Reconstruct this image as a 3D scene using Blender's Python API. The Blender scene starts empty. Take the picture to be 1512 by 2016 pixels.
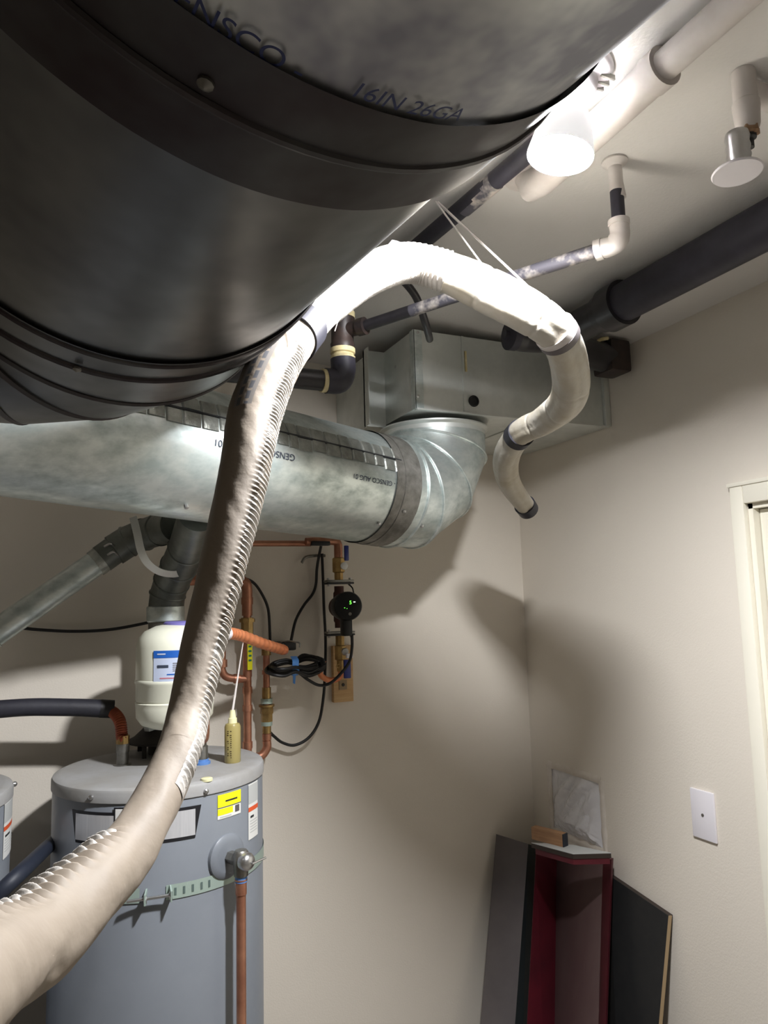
import bpy, bmesh, math, random
from mathutils import Vector, Matrix, Quaternion, noise
random.seed(7)
S = bpy.context.scene
C = S.collection
PI = math.pi
V = Vector

# ------------------------------------------------------------------ camera
F_PX, CX, CY = 1450.0, 756.0, 1008.0          # focal length and centre for a 1512 x 2016 picture
EYE = V((0, 0, 1.76))
pitch, roll = math.radians(7.0), math.radians(1.5)
up_c = V((-math.sin(roll)*math.cos(pitch), math.cos(roll)*math.cos(pitch), -math.sin(pitch)))
ax = 100.0 - CX
ay = -(ax*up_c.x - F_PX*up_c.z)/up_c.y
Y_c = V((ax, ay, -F_PX)).normalized()
X_c = Y_c.cross(up_c)
ROT = Matrix((X_c, Y_c, up_c))                # camera -> world
cam_d = bpy.data.cameras.new('camera'); cam = bpy.data.objects.new('camera', cam_d); C.objects.link(cam)
cam_d.sensor_fit = 'VERTICAL'; cam_d.sensor_height = 36.0; cam_d.lens = 36.0*F_PX/2016.0
cam_d.clip_start = 0.02
cam.matrix_world = Matrix.Translation(EYE) @ ROT.to_4x4()
S.camera = cam

# ------------------------------------------------------------------ world, exposure
w = bpy.data.worlds.new('world'); S.world = w; w.use_nodes = True
w.node_tree.nodes['Background'].inputs[0].default_value = (0.9, 0.88, 0.85, 1)
w.node_tree.nodes['Background'].inputs[1].default_value = 0.0
S.view_settings.view_transform = 'Standard'; S.view_settings.look = 'None'
S.view_settings.gamma = 1.0; S.view_settings.use_curve_mapping = False
S.view_settings.exposure = 2.6
BULB_FACE, BULB_SIDE = 330.0, .10            # emission of the bulb's front and of its glowing sides
REAR_LAMP = 16.0

# ------------------------------------------------------------------ picture measurements -> points in the room
def ray(x, y):
    return ROT @ V(((x-CX)/F_PX, (CY-y)/F_PX, -1.0))
def at(x, y, X=None, Y=None, Z=None, D=None):
    d = ray(x, y)
    if X is not None: t = (X-EYE.x)/d.x
    elif Y is not None: t = (Y-EYE.y)/d.y
    elif Z is not None: t = (Z-EYE.z)/d.z
    else: t = D
    return EYE + d*t
def rad(px, p):                                # radius of something px wide that stands at p
    return px*0.5*(ROT.transposed() @ (V(p)-EYE)).z*-1/F_PX

# ------------------------------------------------------------------ materials
def srgb(c):
    return tuple(((v/12.92) if v <= .04045 else ((v+.055)/1.055)**2.4) for v in [k/255 for k in c])+(1,)
M = {}
def mat(name, col, rough=.6, metal=0, spec=.5, noise_amt=0, nscale=8, col2=None, bump=0, bscale=60, stretch=None, emit=0,
        rough2=None, alpha=1, trans=0, detail=4, contrast=(.35, .65), sss=0):
    m = bpy.data.materials.new(name); m.use_nodes = True; nt = m.node_tree; N = nt.nodes; L = nt.links
    b = N['Principled BSDF']
    b.inputs['Base Color'].default_value = srgb(col); b.inputs['Roughness'].default_value = rough
    b.inputs['Metallic'].default_value = metal; b.inputs['Specular IOR Level'].default_value = spec
    b.inputs['Alpha'].default_value = alpha; b.inputs['Transmission Weight'].default_value = trans
    if emit:
        b.inputs['Emission Color'].default_value = srgb(col); b.inputs['Emission Strength'].default_value = emit
    tc = N.new('ShaderNodeTexCoord'); src = tc.outputs['Object']
    if stretch:
        mp = N.new('ShaderNodeMapping'); mp.inputs['Scale'].default_value = stretch; L.new(src, mp.inputs[0]); src = mp.outputs[0]
    if col2 or rough2 is not None:
        n = N.new('ShaderNodeTexNoise'); n.inputs['Scale'].default_value = nscale; n.inputs['Detail'].default_value = detail
        n.inputs['Roughness'].default_value = .62
        L.new(src, n.inputs['Vector'])
        r = N.new('ShaderNodeMapRange'); r.inputs[1].default_value = contrast[0]; r.inputs[2].default_value = contrast[1]; L.new(n.outputs[0], r.inputs[0])
        if col2:
            mx = N.new('ShaderNodeMix'); mx.data_type = 'RGBA'; mx.inputs[6].default_value = srgb(col); mx.inputs[7].default_value = srgb(col2)
            L.new(r.outputs[0], mx.inputs[0]); L.new(mx.outputs[2], b.inputs['Base Color'])
        if rough2 is not None:
            r2 = N.new('ShaderNodeMapRange'); r2.inputs[3].default_value = rough; r2.inputs[4].default_value = rough2
            L.new(r.outputs[0], r2.inputs[0]); L.new(r2.outputs[0], b.inputs['Roughness'])
    if bump:
        n = N.new('ShaderNodeTexNoise'); n.inputs['Scale'].default_value = bscale; n.inputs['Detail'].default_value = 3
        L.new(src, n.inputs['Vector'])
        bp = N.new('ShaderNodeBump'); bp.inputs['Strength'].default_value = bump; bp.inputs['Distance'].default_value = .004
        L.new(n.outputs[0], bp.inputs['Height']); L.new(bp.outputs[0], b.inputs['Normal'])
    M[name] = m; return m
mat('wall_paint', (222, 214, 201), .75, spec=.3, bump=.12, bscale=220)
mat('ceiling_paint', (212, 209, 205), .7, spec=.3, bump=.15, bscale=160)
mat('floor_concrete', (158, 151, 142), .7, col2=(140, 133, 125), nscale=3, bump=.2)
mat('trim_white', (235, 230, 214), .45)
mat('plate_white', (226, 222, 226), .4)
mat('galv', (226, 234, 232), .36, .82, col2=(180, 192, 190), nscale=16, rough2=.52, bump=.05, bscale=30, stretch=(1, 1.8, 1.8), contrast=(.38, .68))
mat('galv_box', (226, 229, 225), .46, .65, col2=(204, 208, 204), nscale=7, rough2=.5, bump=.05, bscale=14)
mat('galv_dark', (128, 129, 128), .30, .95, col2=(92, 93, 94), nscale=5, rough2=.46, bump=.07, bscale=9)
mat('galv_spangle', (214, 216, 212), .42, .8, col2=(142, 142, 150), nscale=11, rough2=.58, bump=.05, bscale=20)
mat('galv_band', (78, 78, 78), .42, .85, col2=(60, 52, 54), nscale=9, rough2=.55, bump=.08, bscale=16)
mat('foil_tape', (186, 190, 184), .42, .75, col2=(150, 152, 146), nscale=30, bump=.5, bscale=90)
mat('mastic', (138, 136, 130), .5, .5, col2=(108, 106, 100), nscale=30, bump=.4, bscale=80)
mat('ink', (52, 60, 78), .7); mat('blue_ink', (34, 44, 88), .6)
mat('black_line', (40, 42, 44), .6)
mat('fabric', (154, 142, 127), .62, spec=.3, col2=(142, 130, 116), nscale=6, bump=.15, bscale=90)
mat('film', (200, 195, 188), .38, spec=.5, col2=(182, 176, 168), nscale=40, bump=.3, bscale=150)
mat('foam', (196, 191, 180), .45, spec=.4, col2=(180, 171, 152), nscale=14, bump=.2, bscale=70)
mat('tape_black', (34, 34, 44), .45)
mat('abs', (30, 28, 31), .38, spec=.6, col2=(42, 40, 44), nscale=12)
mat('abs_dull', (52, 50, 60), .55, spec=.4, col2=(38, 37, 44), nscale=10)
mat('abs_brown', (58, 44, 38), .5, col2=(34, 28, 28), nscale=24)
mat('cream_ring', (214, 202, 160), .6, col2=(188, 172, 126), nscale=40)
mat('pipe_paint', (208, 203, 199), .6, col2=(192, 184, 178), nscale=9, bump=.2, bscale=40)
mat('pipe_spatter', (92, 90, 98), .5, .3, col2=(196, 188, 180), nscale=16, contrast=(.5, .62), bump=.2)
mat('rust', (120, 82, 50), .75, col2=(170, 140, 110), nscale=30)
mat('brass', (190, 160, 104), .38, .8, col2=(140, 112, 70), nscale=20)
mat('copper', (206, 150, 122), .36, .8, col2=(160, 108, 86), nscale=10, rough2=.5)
mat('copper_bright', (232, 150, 104), .35, .3, col2=(214, 126, 82), nscale=14)
mat('copper_dull', (170, 92, 64), .45, .7, col2=(120, 56, 40), nscale=14)
mat('chrome', (196, 196, 196), .3, .95)
mat('steel', (150, 148, 142), .4, .85, col2=(110, 108, 102), nscale=20)
mat('rubber', (22, 21, 22), .5)
mat('insul', (40, 40, 50), .62, col2=(28, 28, 34), nscale=6, bump=.2, bscale=60)
mat('navy', (26, 32, 46), .55)
mat('tank_grey', (126, 131, 138), .38, spec=.5, col2=(120, 125, 132), nscale=4, bump=.04, bscale=30)
mat('lid_grey', (158, 158, 158), .55, spec=.4, col2=(148, 146, 142), nscale=12, bump=.1)
mat('cream_tank', (226, 226, 208), .4, spec=.5)
mat('purple', (118, 112, 178), .5)
mat('label_blue', (32, 92, 178), .45); mat('label_pale', (190, 200, 222), .45); mat('label_red', (196, 120, 130), .5)
mat('black_paint', (26, 26, 30), .45)
mat('brushed', (218, 218, 220), .3, .35, stretch=(30, 30, 1), col2=(204, 205, 208), nscale=5)
mat('vent_metal', (128, 132, 127), .42, .8, col2=(98, 102, 98), nscale=10, rough2=.55)
mat('sticker_yellow', (238, 232, 20), .5); mat('sticker_white', (226, 226, 222), .5); mat('sticker_grey', (186, 188, 186), .6)
mat('sticker_orange', (220, 92, 50), .5); mat('logo_green', (24, 122, 92), .5)
mat('strap_green', (172, 190, 180), .45, .4); mat('slot', (84, 100, 96), .6)
mat('blue_plastic', (88, 130, 190), .5); mat('handle_blue', (30, 44, 120), .4)
mat('blue_tie', (88, 150, 226), .55)
mat('bottle', (178, 164, 104), .3, spec=.6, trans=.25); mat('bottle_top', (224, 220, 176), .4)
mat('bottle_print', (70, 58, 30), .6)
mat('wood', (206, 172, 124), .65, stretch=(4, 4, 30), col2=(190, 152, 104), nscale=3, bump=.1)
mat('wood_brown', (172, 132, 96), .6, stretch=(3, 3, 20), col2=(146, 108, 78), nscale=4)
mat('panel_grey', (112, 106, 106), .5, .3, col2=(96, 91, 92), nscale=4)
mat('panel_edge', (52, 60, 62), .5, .3)
mat('maroon', (92, 20, 34), .5, col2=(74, 16, 28), nscale=8)
mat('brown_face', (98, 80, 78), .5, col2=(84, 62, 62), nscale=3, stretch=(2, 2, .6))
mat('orange_edge', (196, 112, 40), .6)
mat('black_panel', (30, 30, 30), .6, col2=(24, 25, 26), nscale=40)
mat('tan_edge', (150, 128, 96), .6)
mat('dark_edge', (50, 40, 34), .6)
mat('mud', (224, 216, 206), .8, col2=(212, 203, 190), nscale=20, bump=.4, bscale=60)
mat('plastic_sheet', (250, 249, 252), .1, spec=1.0, alpha=.75)
mat('hole_dark', (70, 64, 58), .9)
mat('zip_white', (228, 224, 216), .5)
mat('stripe_grey', (128, 122, 116), .6); mat('stripe_dark', (92, 92, 96), .6)
mat('string', (206, 200, 196), .6)
mat('led_green', (90, 255, 60), .5, emit=.7); mat('led_white', (230, 255, 230), .5, emit=1.2)
mat('pump_black', (10, 11, 11), .35, spec=.3); mat('pump_red', (74, 44, 38), .55, .3)
mat('soot', (44, 40, 36), .8)
mat('white_strap', (206, 208, 204), .4)
def emitter(name, col, e):
    m = bpy.data.materials.new(name); m.use_nodes = True; nt = m.node_tree
    b = nt.nodes['Principled BSDF']; b.inputs['Base Color'].default_value = (.9, .9, .88, 1); b.inputs['Roughness'].default_value = .4
    b.inputs['Emission Color'].default_value = col; b.inputs['Emission Strength'].default_value = e
    M[name] = m
emitter('bulb_face', (.97, .975, 1, 1), BULB_FACE)
emitter('bulb_side', (.97, .975, 1, 1), BULB_SIDE)
emitter('rear_glow', (.97, .975, 1, 1), REAR_LAMP)

# ------------------------------------------------------------------ mesh helpers
def frame(d):
    d = d.normalized(); a = V((0, 0, 1)) if abs(d.z) < .9 else V((1, 0, 0))
    u = d.cross(a).normalized(); return u, d.cross(u).normalized()
def catmull(pts, n=8):
    """points (Vector or tuple of any length) -> smooth list of tuples"""
    P = [tuple(p) for p in pts]; P = [tuple(2*a-b for a, b in zip(P[0], P[1]))]+P+[tuple(2*a-b for a, b in zip(P[-1], P[-2]))]
    out = []
    for i in range(1, len(P)-2):
        for k in range(n):
            t = k/n; q = []
            for a, b, c, d in zip(P[i-1], P[i], P[i+1], P[i+2]):
                q.append(.5*((2*b)+(-a+c)*t+(2*a-5*b+4*c-d)*t*t+(-a+3*b-3*c+d)*t**3))
            out.append(tuple(q))
    out.append(P[-2]); return out
class MB:
    def __init__(s): s.bm = bmesh.new(); s.mats = []; s.cur = 0
    def m(s, name):
        if name not in s.mats: s.mats.append(name)
        s.cur = s.mats.index(name); return s
    def face(s, vs, smooth=False):
        try: f = s.bm.faces.new(vs)
        except ValueError: return
        f.material_index = s.cur; f.smooth = smooth
    def box(s, lo, hi, rot=None, org=None, bev=0):
        lo, hi = V(lo), V(hi); vs = []
        for z in (lo.z, hi.z):
            for x, y in ((lo.x, lo.y), (hi.x, lo.y), (hi.x, hi.y), (lo.x, hi.y)):
                p = V((x, y, z))
                if rot is not None: p = rot @ p
                if org is not None: p = V(org)+p
                vs.append(s.bm.verts.new(p))
        new = []
        for q in ((3, 2, 1, 0), (4, 5, 6, 7), (0, 1, 5, 4), (1, 2, 6, 5), (2, 3, 7, 6), (3, 0, 4, 7)):
            f = s.bm.faces.new([vs[i] for i in q]); f.material_index = s.cur; new.append(f)
        if bev:
            es = list({e for f in new for e in f.edges})
            bmesh.ops.bevel(s.bm, geom=es, offset=bev, segments=2, affect='EDGES', profile=.6)
        return s
    def hexa(s, q, thick):
        """quad of 4 points, pushed by vector thick"""
        a = [s.bm.verts.new(V(p)) for p in q]; b = [s.bm.verts.new(V(p)+V(thick)) for p in q]
        s.face(a); s.face(b[::-1])
        for i in range(4): s.face([a[(i+1) % 4], a[i], b[i], b[(i+1) % 4]])
        return s
    def rings(s, R, closed=False, caps=True, smooth=True):
        vv = [[s.bm.verts.new(p) for p in r] for r in R]; n = len(vv[0])
        for i in range(len(vv)-1+(1 if closed else 0)):
            a, b = vv[i], vv[(i+1) % len(vv)]
            for k in range(n): s.face([a[k], a[(k+1) % n], b[(k+1) % n], b[k]], smooth)
        if caps and not closed: s.face(vv[0][::-1]); s.face(vv[-1])
        return s
    def tube(s, path, r, n=20, caps=True, fn=None, smooth=True):
        P = [V(p[:3]) for p in path]; m = len(P)
        rr = [r]*m if not hasattr(r, '__len__') else list(r)
        T = []
        for i in range(m):
            a = (P[i]-P[i-1]).normalized() if i else None; b = (P[i+1]-P[i]).normalized() if i < m-1 else None
            T.append((a or b, b or a))
        u, v = frame(T[0][1]); R = []; prev = T[0][1]; sl = 0
        for i in range(m):
            a, b = T[i]; nb = (a+b).normalized()
            if i: 
                q = prev.rotation_difference(a); u = (q @ u).normalized(); u = (u-a*u.dot(a)).normalized(); sl += (P[i]-P[i-1]).length
            v = a.cross(u); ring = []
            for k in range(n):
                t = 2*PI*k/n; rad_ = rr[i]
                dirn = u*math.cos(t)+v*math.sin(t)
                if fn: rad_ = rad_*fn(i, sl, t, dirn, P[i])
                o = dirn*rad_
                dn = a.dot(nb)
                if dn > .3: o = o-a*(o.dot(nb)/dn)          # mitre
                ring.append(P[i]+o)
            R.append(ring); prev = a
        return s.rings(R, caps=caps, smooth=smooth)
    def cyl(s, a, b, r, r2=None, n=24, caps=True):
        return s.tube([a, b], [r, r if r2 is None else r2], n, caps)
    def lathe(s, org, axis, prof, n=32, caps=True):
        """prof: (distance along axis, radius)"""
        u, v = frame(V(axis)); d = V(axis).normalized(); org = V(org)
        return s.rings([[org+d*h+(u*math.cos(2*PI*k/n)+v*math.sin(2*PI*k/n))*max(r, 1e-4) for k in range(n)] for h, r in prof], caps=caps)
    def torus(s, c, axis, R, r, n=40, k=8):
        u, v = frame(V(axis)); d = V(axis).normalized(); c = V(c)
        return s.rings([[c+(u*math.cos(2*PI*i/n)+v*math.sin(2*PI*i/n))*(R+r*math.cos(2*PI*j/k))+d*r*math.sin(2*PI*j/k) for j in range(k)] for i in range(n)], closed=True)
    def build(s, name, parent=None, mat_=None, autosmooth=True):
        if mat_: s.mats = [mat_]
        bmesh.ops.recalc_face_normals(s.bm, faces=s.bm.faces)
        if parent is not None: off = WORLD[parent.name]
        else:
            zs = [v.co for v in s.bm.verts]
            off = V((sum(p.x for p in zs)/len(zs), sum(p.y for p in zs)/len(zs), min(p.z for p in zs)))
        for v in s.bm.verts: v.co -= off
        me = bpy.data.meshes.new(name); s.bm.to_mesh(me); s.bm.free()
        for k in s.mats: me.materials.append(M[k])
        if autosmooth:
            try: me.set_sharp_from_angle(angle=math.radians(38))
            except Exception: pass
        o = bpy.data.objects.new(name, me); C.objects.link(o)
        if parent is not None: o.parent = parent; WORLD[o.name] = V(off)
        else: o.location = off; WORLD[o.name] = V(off)
        return o
WORLD = {}
def tag(o, label, cat, group=None):
    o['label'] = label; o['category'] = cat
    if group: o['group'] = group
    return o
def thing(name, label, cat, loc, group=None):
    o = bpy.data.objects.new(name, None); C.objects.link(o); o.location = V(loc); o.empty_display_size = .05
    WORLD[o.name] = V(loc); return tag(o, label, cat, group)
def struct(mb, name, m_, parent=None):
    o = mb.build(name, parent, m_)
    if parent is None: o['kind'] = 'structure'
    return o
def B(lo, hi, bev=0): return MB().box(lo, hi, bev=bev)
def text_mesh(txt, size, fn, name, parent, m_, thick=.0004):
    """flat lettering laid on a surface: fn(x, y, lift) -> point"""
    cu = bpy.data.curves.new('lettering', 'FONT'); cu.body = txt; cu.size = size; cu.align_x = 'CENTER'; cu.align_y = 'CENTER'
    ob = bpy.data.objects.new('lettering', cu); C.objects.link(ob)
    dg = bpy.context.evaluated_depsgraph_get(); me = ob.evaluated_get(dg).to_mesh()
    mb = MB(); mb.m(m_)
    vs = [mb.bm.verts.new(fn(v.co.x, v.co.y, thick)) for v in me.vertices]
    for p in me.polygons: mb.face([vs[i] for i in p.vertices])
    ob.evaluated_get(dg).to_mesh_clear(); bpy.data.objects.remove(ob); bpy.data.curves.remove(cu)
    return mb.build(name, parent, autosmooth=False)

# ================================================================== room
XR, YB, ZC = 1.468, 2.11, 2.464
XL, YF = -2.4, -1.9
HY0, HY1, HZ0, HZ1 = 1.768, 2.018, 1.03, 1.232        # rough opening cut in the right wall
DY0, DY1, DZ1 = .36, 1.197, 1.965                     # door opening
struct(B((XL-.1, YF-.1, -.1), (XR+.1, YB+.1, 0)), 'floor', 'floor_concrete')
def CZ(x): return ZC+.0575*(XR-x)               # the ceiling rises slightly away from the right wall
struct(MB().hexa([(XL-.1, YF-.1, CZ(XL-.1)), (XR+.1, YF-.1, CZ(XR+.1)), (XR+.1, YB+.1, CZ(XR+.1)), (XL-.1, YB+.1, CZ(XL-.1))], (0, 0, .1)), 'ceiling', 'ceiling_paint')
struct(MB().hexa([(XL-.1, YB, 0), (XR+.1, YB, 0), (XR+.1, YB, CZ(XR+.1)), (XL-.1, YB, CZ(XL-.1))], (0, .1, 0)), 'wall_back', 'wall_paint')
struct(B((XL-.1, YF, 0), (XL, YB, CZ(XL))), 'wall_left', 'wall_paint')
struct(MB().hexa([(XL-.1, YF, 0), (XR+.1, YF, 0), (XR+.1, YF, CZ(XR+.1)), (XL-.1, YF, CZ(XL-.1))], (0, -.1, 0)), 'wall_front', 'wall_paint')
wr = MB()
wr.box((XR, HY1, 0), (XR+.1, YB, ZC)); wr.box((XR, DY1, 0), (XR+.1, HY0, ZC)); wr.box((XR, YF, 0), (XR+.1, DY0, ZC))
wr.box((XR, HY0, 0), (XR+.1, HY1, HZ0)); wr.box((XR, HY0, HZ1), (XR+.1, HY1, ZC)); wr.box((XR, DY0, DZ1), (XR+.1, DY1, ZC))
wr.box((XR+.085, HY0, HZ0), (XR+.1, HY1, HZ1))
struct(wr, 'wall_right', 'wall_paint')
struct(B((XL, YB-.012, 0), (XR, YB, .09)), 'baseboard_back', 'trim_white')
struct(MB().box((XR-.012, DY1+.06, 0), (XR, YB-.012, .09)), 'baseboard_right', 'trim_white')
# door and casing
t = MB(); cw = .036
for lo, hi in (((XR-.016, DY1, 0), (XR, DY1+cw, DZ1+cw+.012)), ((XR-.016, DY0-cw, 0), (XR, DY0, DZ1+cw+.012)), ((XR-.016, DY0, DZ1), (XR, DY1, DZ1+cw+.012))):
    t.box(lo, hi, bev=.004)
t.box((XR, DY1-.012, 0), (XR+.07, DY1, DZ1)); t.box((XR, DY0, DZ1-.012), (XR+.07, DY1, DZ1)); t.box((XR, DY0, 0), (XR+.07, DY0+.012, DZ1))
t.box((XR-.02, DY0-cw-.004, DZ1+cw+.006), (XR, DY1+cw+.004, DZ1+cw+.016), bev=.003)
struct(t, 'trim_1', 'trim_white')
dr = MB(); d0, d1 = DY0+.014, DY1-.014
dr.box((XR+.02, d0, .01), (XR+.055, d1, DZ1-.014))
for (y0, y1) in ((d0+.11, (d0+d1)/2-.05), ((d0+d1)/2+.05, d1-.11)):
    for (z0, z1) in ((.2, .8), (.92, 1.55), (1.66, 1.86)):
        dr.box((XR+.012, y0, z0), (XR+.02, y1, z0+.014)); dr.box((XR+.012, y0, z1-.014), (XR+.02, y1, z1))
        dr.box((XR+.012, y0, z0+.014), (XR+.02, y0+.014, z1-.014)); dr.box((XR+.012, y1-.014, z0+.014), (XR+.02, y1, z1-.014))
        dr.box((XR+.013, y0+.04, z0+.04), (XR+.02, y1-.04, z1-.04), bev=.003)
do = struct(dr, 'door_1', 'trim_white')
k = MB(); k.lathe((XR+.02, d0+.07, .95), (-1, 0, 0), [(0, .03), (.006, .03), (.008, .012), (.035, .012), (.04, .024), (.055, .028), (.068, .02), (.07, 0)], 20)
k.build('door_handle', do, 'chrome')

# ================================================================== switch plate (blank cover)
ps = at(1387, 1604, X=XR)
sw = thing('wall_plate', 'white blank rectangular cover plate on the right wall near the door casing', 'wall plate', (XR, ps.y, ps.z-.058))
MB().box((XR-.006, ps.y-.036, ps.z-.058), (XR, ps.y+.036, ps.z+.058), bev=.0025).build('plate', sw, 'plate_white')
MB().lathe((XR-.006, ps.y, ps.z), (-1, 0, 0), [(0, .004), (.0015, .0035), (.0016, 0)], 12).build('screw', sw, 'steel')

# ================================================================== rough opening with plastic
op = thing('access_opening', 'rough square opening in right wall covered with crumpled clear plastic, above leaning boards', 'wall opening', (XR, (HY0+HY1)/2, HZ0))
f = MB(); wv = .011
def lumpy_bar(f, a, b, w_, t_):
    a, b = V(a), V(b); n = 14; d = (b-a).normalized(); side = d.cross(V((1, 0, 0)))
    R = []
    for i in range(n+1):
        p = a.lerp(b, i/n); ww = w_*(1+.35*noise.noise(p*30)); tt = t_*(1+.5*noise.noise(p*22+V((3, 0, 0))))
        R.append([p-side*ww, p-side*ww*.5+V((-tt, 0, 0)), p+side*ww*.5+V((-tt, 0, 0)), p+side*ww, p+side*ww+V((.004, 0, 0)), p-side*ww+V((.004, 0, 0))])
    f.rings(R)
for a, b in (((XR, HY0, HZ0), (XR, HY0, HZ1)), ((XR, HY1, HZ0), (XR, HY1, HZ1)), ((XR, HY0, HZ1), (XR, HY1, HZ1)), ((XR, HY0, HZ0), (XR, HY1, HZ0))):
    lumpy_bar(f, a, b, wv, .0035)
f.build('plaster_edge', op, 'mud')
g = MB(); n = 56; vs = []
for i in range(n+1):
    row = []
    for j in range(n+1):
        y = HY0+.006+(HY1-HY0-.012)*i/n; z = HZ0+.004+(HZ1-HZ0-.008)*j/n
        q = (y-HY0)*1.1+(z-HZ0)*1.0
        d = .024*abs(noise.noise(V((q*17, (y-z)*4, 1))))+.003*abs(noise.noise(V((y*40, z*40, 4))))+.014*max(0, .3-j/n)/.3*abs(noise.noise(V((y*60, z*60, 9))))
        e = min(i, n-i, j, n-j)/n; bulge = .03*min(1, e*4)*(1-j/n)
        row.append(g.bm.verts.new((XR+.006-bulge-d*min(1, e*6), y, z)))
    vs.append(row)
for i in range(n):
    for j in range(n): g.face([vs[i][j], vs[i+1][j], vs[i+1][j+1], vs[i][j+1]], False)
g.build('plastic_sheet', op, 'plastic_sheet', autosmooth=False)

# ================================================================== big duct overhead
BR = .21
BO, BD = V((.112, .30, EYE.z+.441)), V((-.137, 1, -.034)).normalized()
BU = V((BD.y, -BD.x, 0)).normalized(); UP = BU.cross(BD)
big = thing('round_duct', 'huge dark round metal duct hanging overhead close to the camera, lettered in blue', 'duct', BO-UP*BR)
def big_fn(i, s, t, d, P): return 1+.0045*noise.noise(V((d.x*1.6+P.x, P.y*3, d.z*1.6)))+.0018*noise.noise(V((d.x*6, P.y*2.0, d.z*6)))
def bigp(y): return BO+BD*((y-BO.y)/BD.y)
def seg(y0, y1, n=24): return [bigp(y0+(y1-y0)*i/n) for i in range(n+1)]
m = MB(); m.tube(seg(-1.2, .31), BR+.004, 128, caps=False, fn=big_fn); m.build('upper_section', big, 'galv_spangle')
m = MB(); m.tube(seg(.291, .375, 12), BR+.0072, 128, caps=False, fn=big_fn)
o = m.build('coupling_band', big, 'galv_band')
m = MB(); m.torus(bigp(.330), BD, BR+.0068, .003, 96); m.build('bead', o, 'galv_band')
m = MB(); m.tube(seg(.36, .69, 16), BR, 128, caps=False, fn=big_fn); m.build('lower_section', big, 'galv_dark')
Y0, RB = .755, .14
s0_ = bigp(Y0); ec = s0_-BU*RB; UL = V((-1, 0, 0))
gore = [bigp(.665)]
for a in (15, 45, 75):
    ar = math.radians(a*80/90); gore.append(ec+(BU*math.cos(ar)+BD*math.sin(ar))*RB/math.cos(math.radians(15*80/90)))
gore.append(gore[-1]+V((-.1, 0, 0))); gore.append(gore[-1]+V((-.22, 0, 0)))
m = MB(); m.tube(gore, BR+.003, 128, caps=False)
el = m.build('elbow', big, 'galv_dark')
m = MB()
for y_, rr in ((.672, .0035), (.712, .0045)): m.torus(bigp(y_), BD, BR+.002, rr, 96)
m.build('seam_bead', el, 'galv_band')
for i in (1, 2, 3):
    a = (gore[i]-gore[i-1]).normalized(); b = (gore[i+1]-gore[i]).normalized(); nb = (a+b).normalized()
    m = MB(); u = V((nb.y, -nb.x, 0)); R = []
    for k in range(96):
        t = 2*PI*k/96; o_ = (u*math.cos(t)/abs(a.dot(nb))+UP*math.sin(t))
        on = o_.normalized(); R.append([gore[i]+o_*(BR+.002)+on*.004*math.cos(q)+nb*.004*math.sin(q) for q in [2*PI*j/6 for j in range(6)]])
    m.rings(R, closed=True); m.build('seam_bead', el, 'galv_band')
def big_pt(x, y):
    d = ray(x, y); e = EYE-BO; A = d.dot(BU)**2+d.dot(UP)**2; b_ = 2*(e.dot(BU)*d.dot(BU)+e.dot(UP)*d.dot(UP)); c_ = e.dot(BU)**2+e.dot(UP)**2-BR*BR
    t = (-b_-math.sqrt(max(0, b_*b_-4*A*c_)))/(2*A); p = EYE+d*t; q = p-BO
    return math.atan2(q.dot(UP), q.dot(BU)), q.dot(BD)
def big_xyz(a, s, r): return BO+BD*s+(BU*math.cos(a)+UP*math.sin(a))*r
for x, y in ((412, 140), (155, 712)):
    a, s_ = big_pt(x, y); d = (BU*math.cos(a)+UP*math.sin(a))
    MB().lathe(big_xyz(a, s_, BR+.0065), d, [(0, .004), (.0015, .004), (.003, .002), (.004, 0)], 10).build('screw', big, 'steel')
def on_big(txt, px, py, size, name, m_):
    a0, s0 = big_pt(px, py)
    def fn(x, y, l): return big_xyz(a0+x/(BR+.0045), s0-.0065-y, BR+.0052+l)
    return text_mesh(txt, size, fn, name, big, m_)
on_big('GENSCO -', 445, 62, .0150, 'lettering', 'blue_ink')
on_big('16IN 26GA', 790, 206, .0135, 'lettering', 'blue_ink')

# ================================================================== galvanized cross duct with elbow
DA, DB, DR = V((.35, 1.594, EYE.z+.318)), V((.79, 1.740, EYE.z+.289)), .141
dd = (DB-DA).normalized()
duct = thing('round_duct', 'long bright galvanized round duct crossing the back wall with elbow up into metal box', 'duct', DA-V((0, 0, DR)))
m = MB(); m.tube([DA+dd*(-.95+ (.95+(DB-DA).length)*i/60) for i in range(61)], DR, 96, caps=False,
     fn=lambda i, s, t, d, P: 1+.008*noise.noise(V((P.x*5, d.z*2.2, 3)))+.003*noise.noise(V((P.x*11, d.z*5, 3))))
m.build('straight_section', duct, 'galv')
RE = .175; top = DB+dd*.195; top = V((top.x, top.y, 0)); flat = V((top.x, top.y, DB.z))
hd = V((dd.x, dd.y, 0)).normalized(); dzz = dd.z
s0 = flat-hd*RE; ctr = s0+V((0, 0, RE))
g = [DB-dd*.03, s0]
for a in (15, 45, 75): g.append(ctr+hd*RE*math.sin(math.radians(a))/math.cos(math.radians(15))-V((0, 0, 1))*RE*math.cos(math.radians(a))/math.cos(math.radians(15)))
g.append(V((top.x, top.y, ctr.z)))
m = MB(); m.tube(g, DR+.003, 96, caps=False); elb = m.build('elbow', duct, 'galv')
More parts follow.
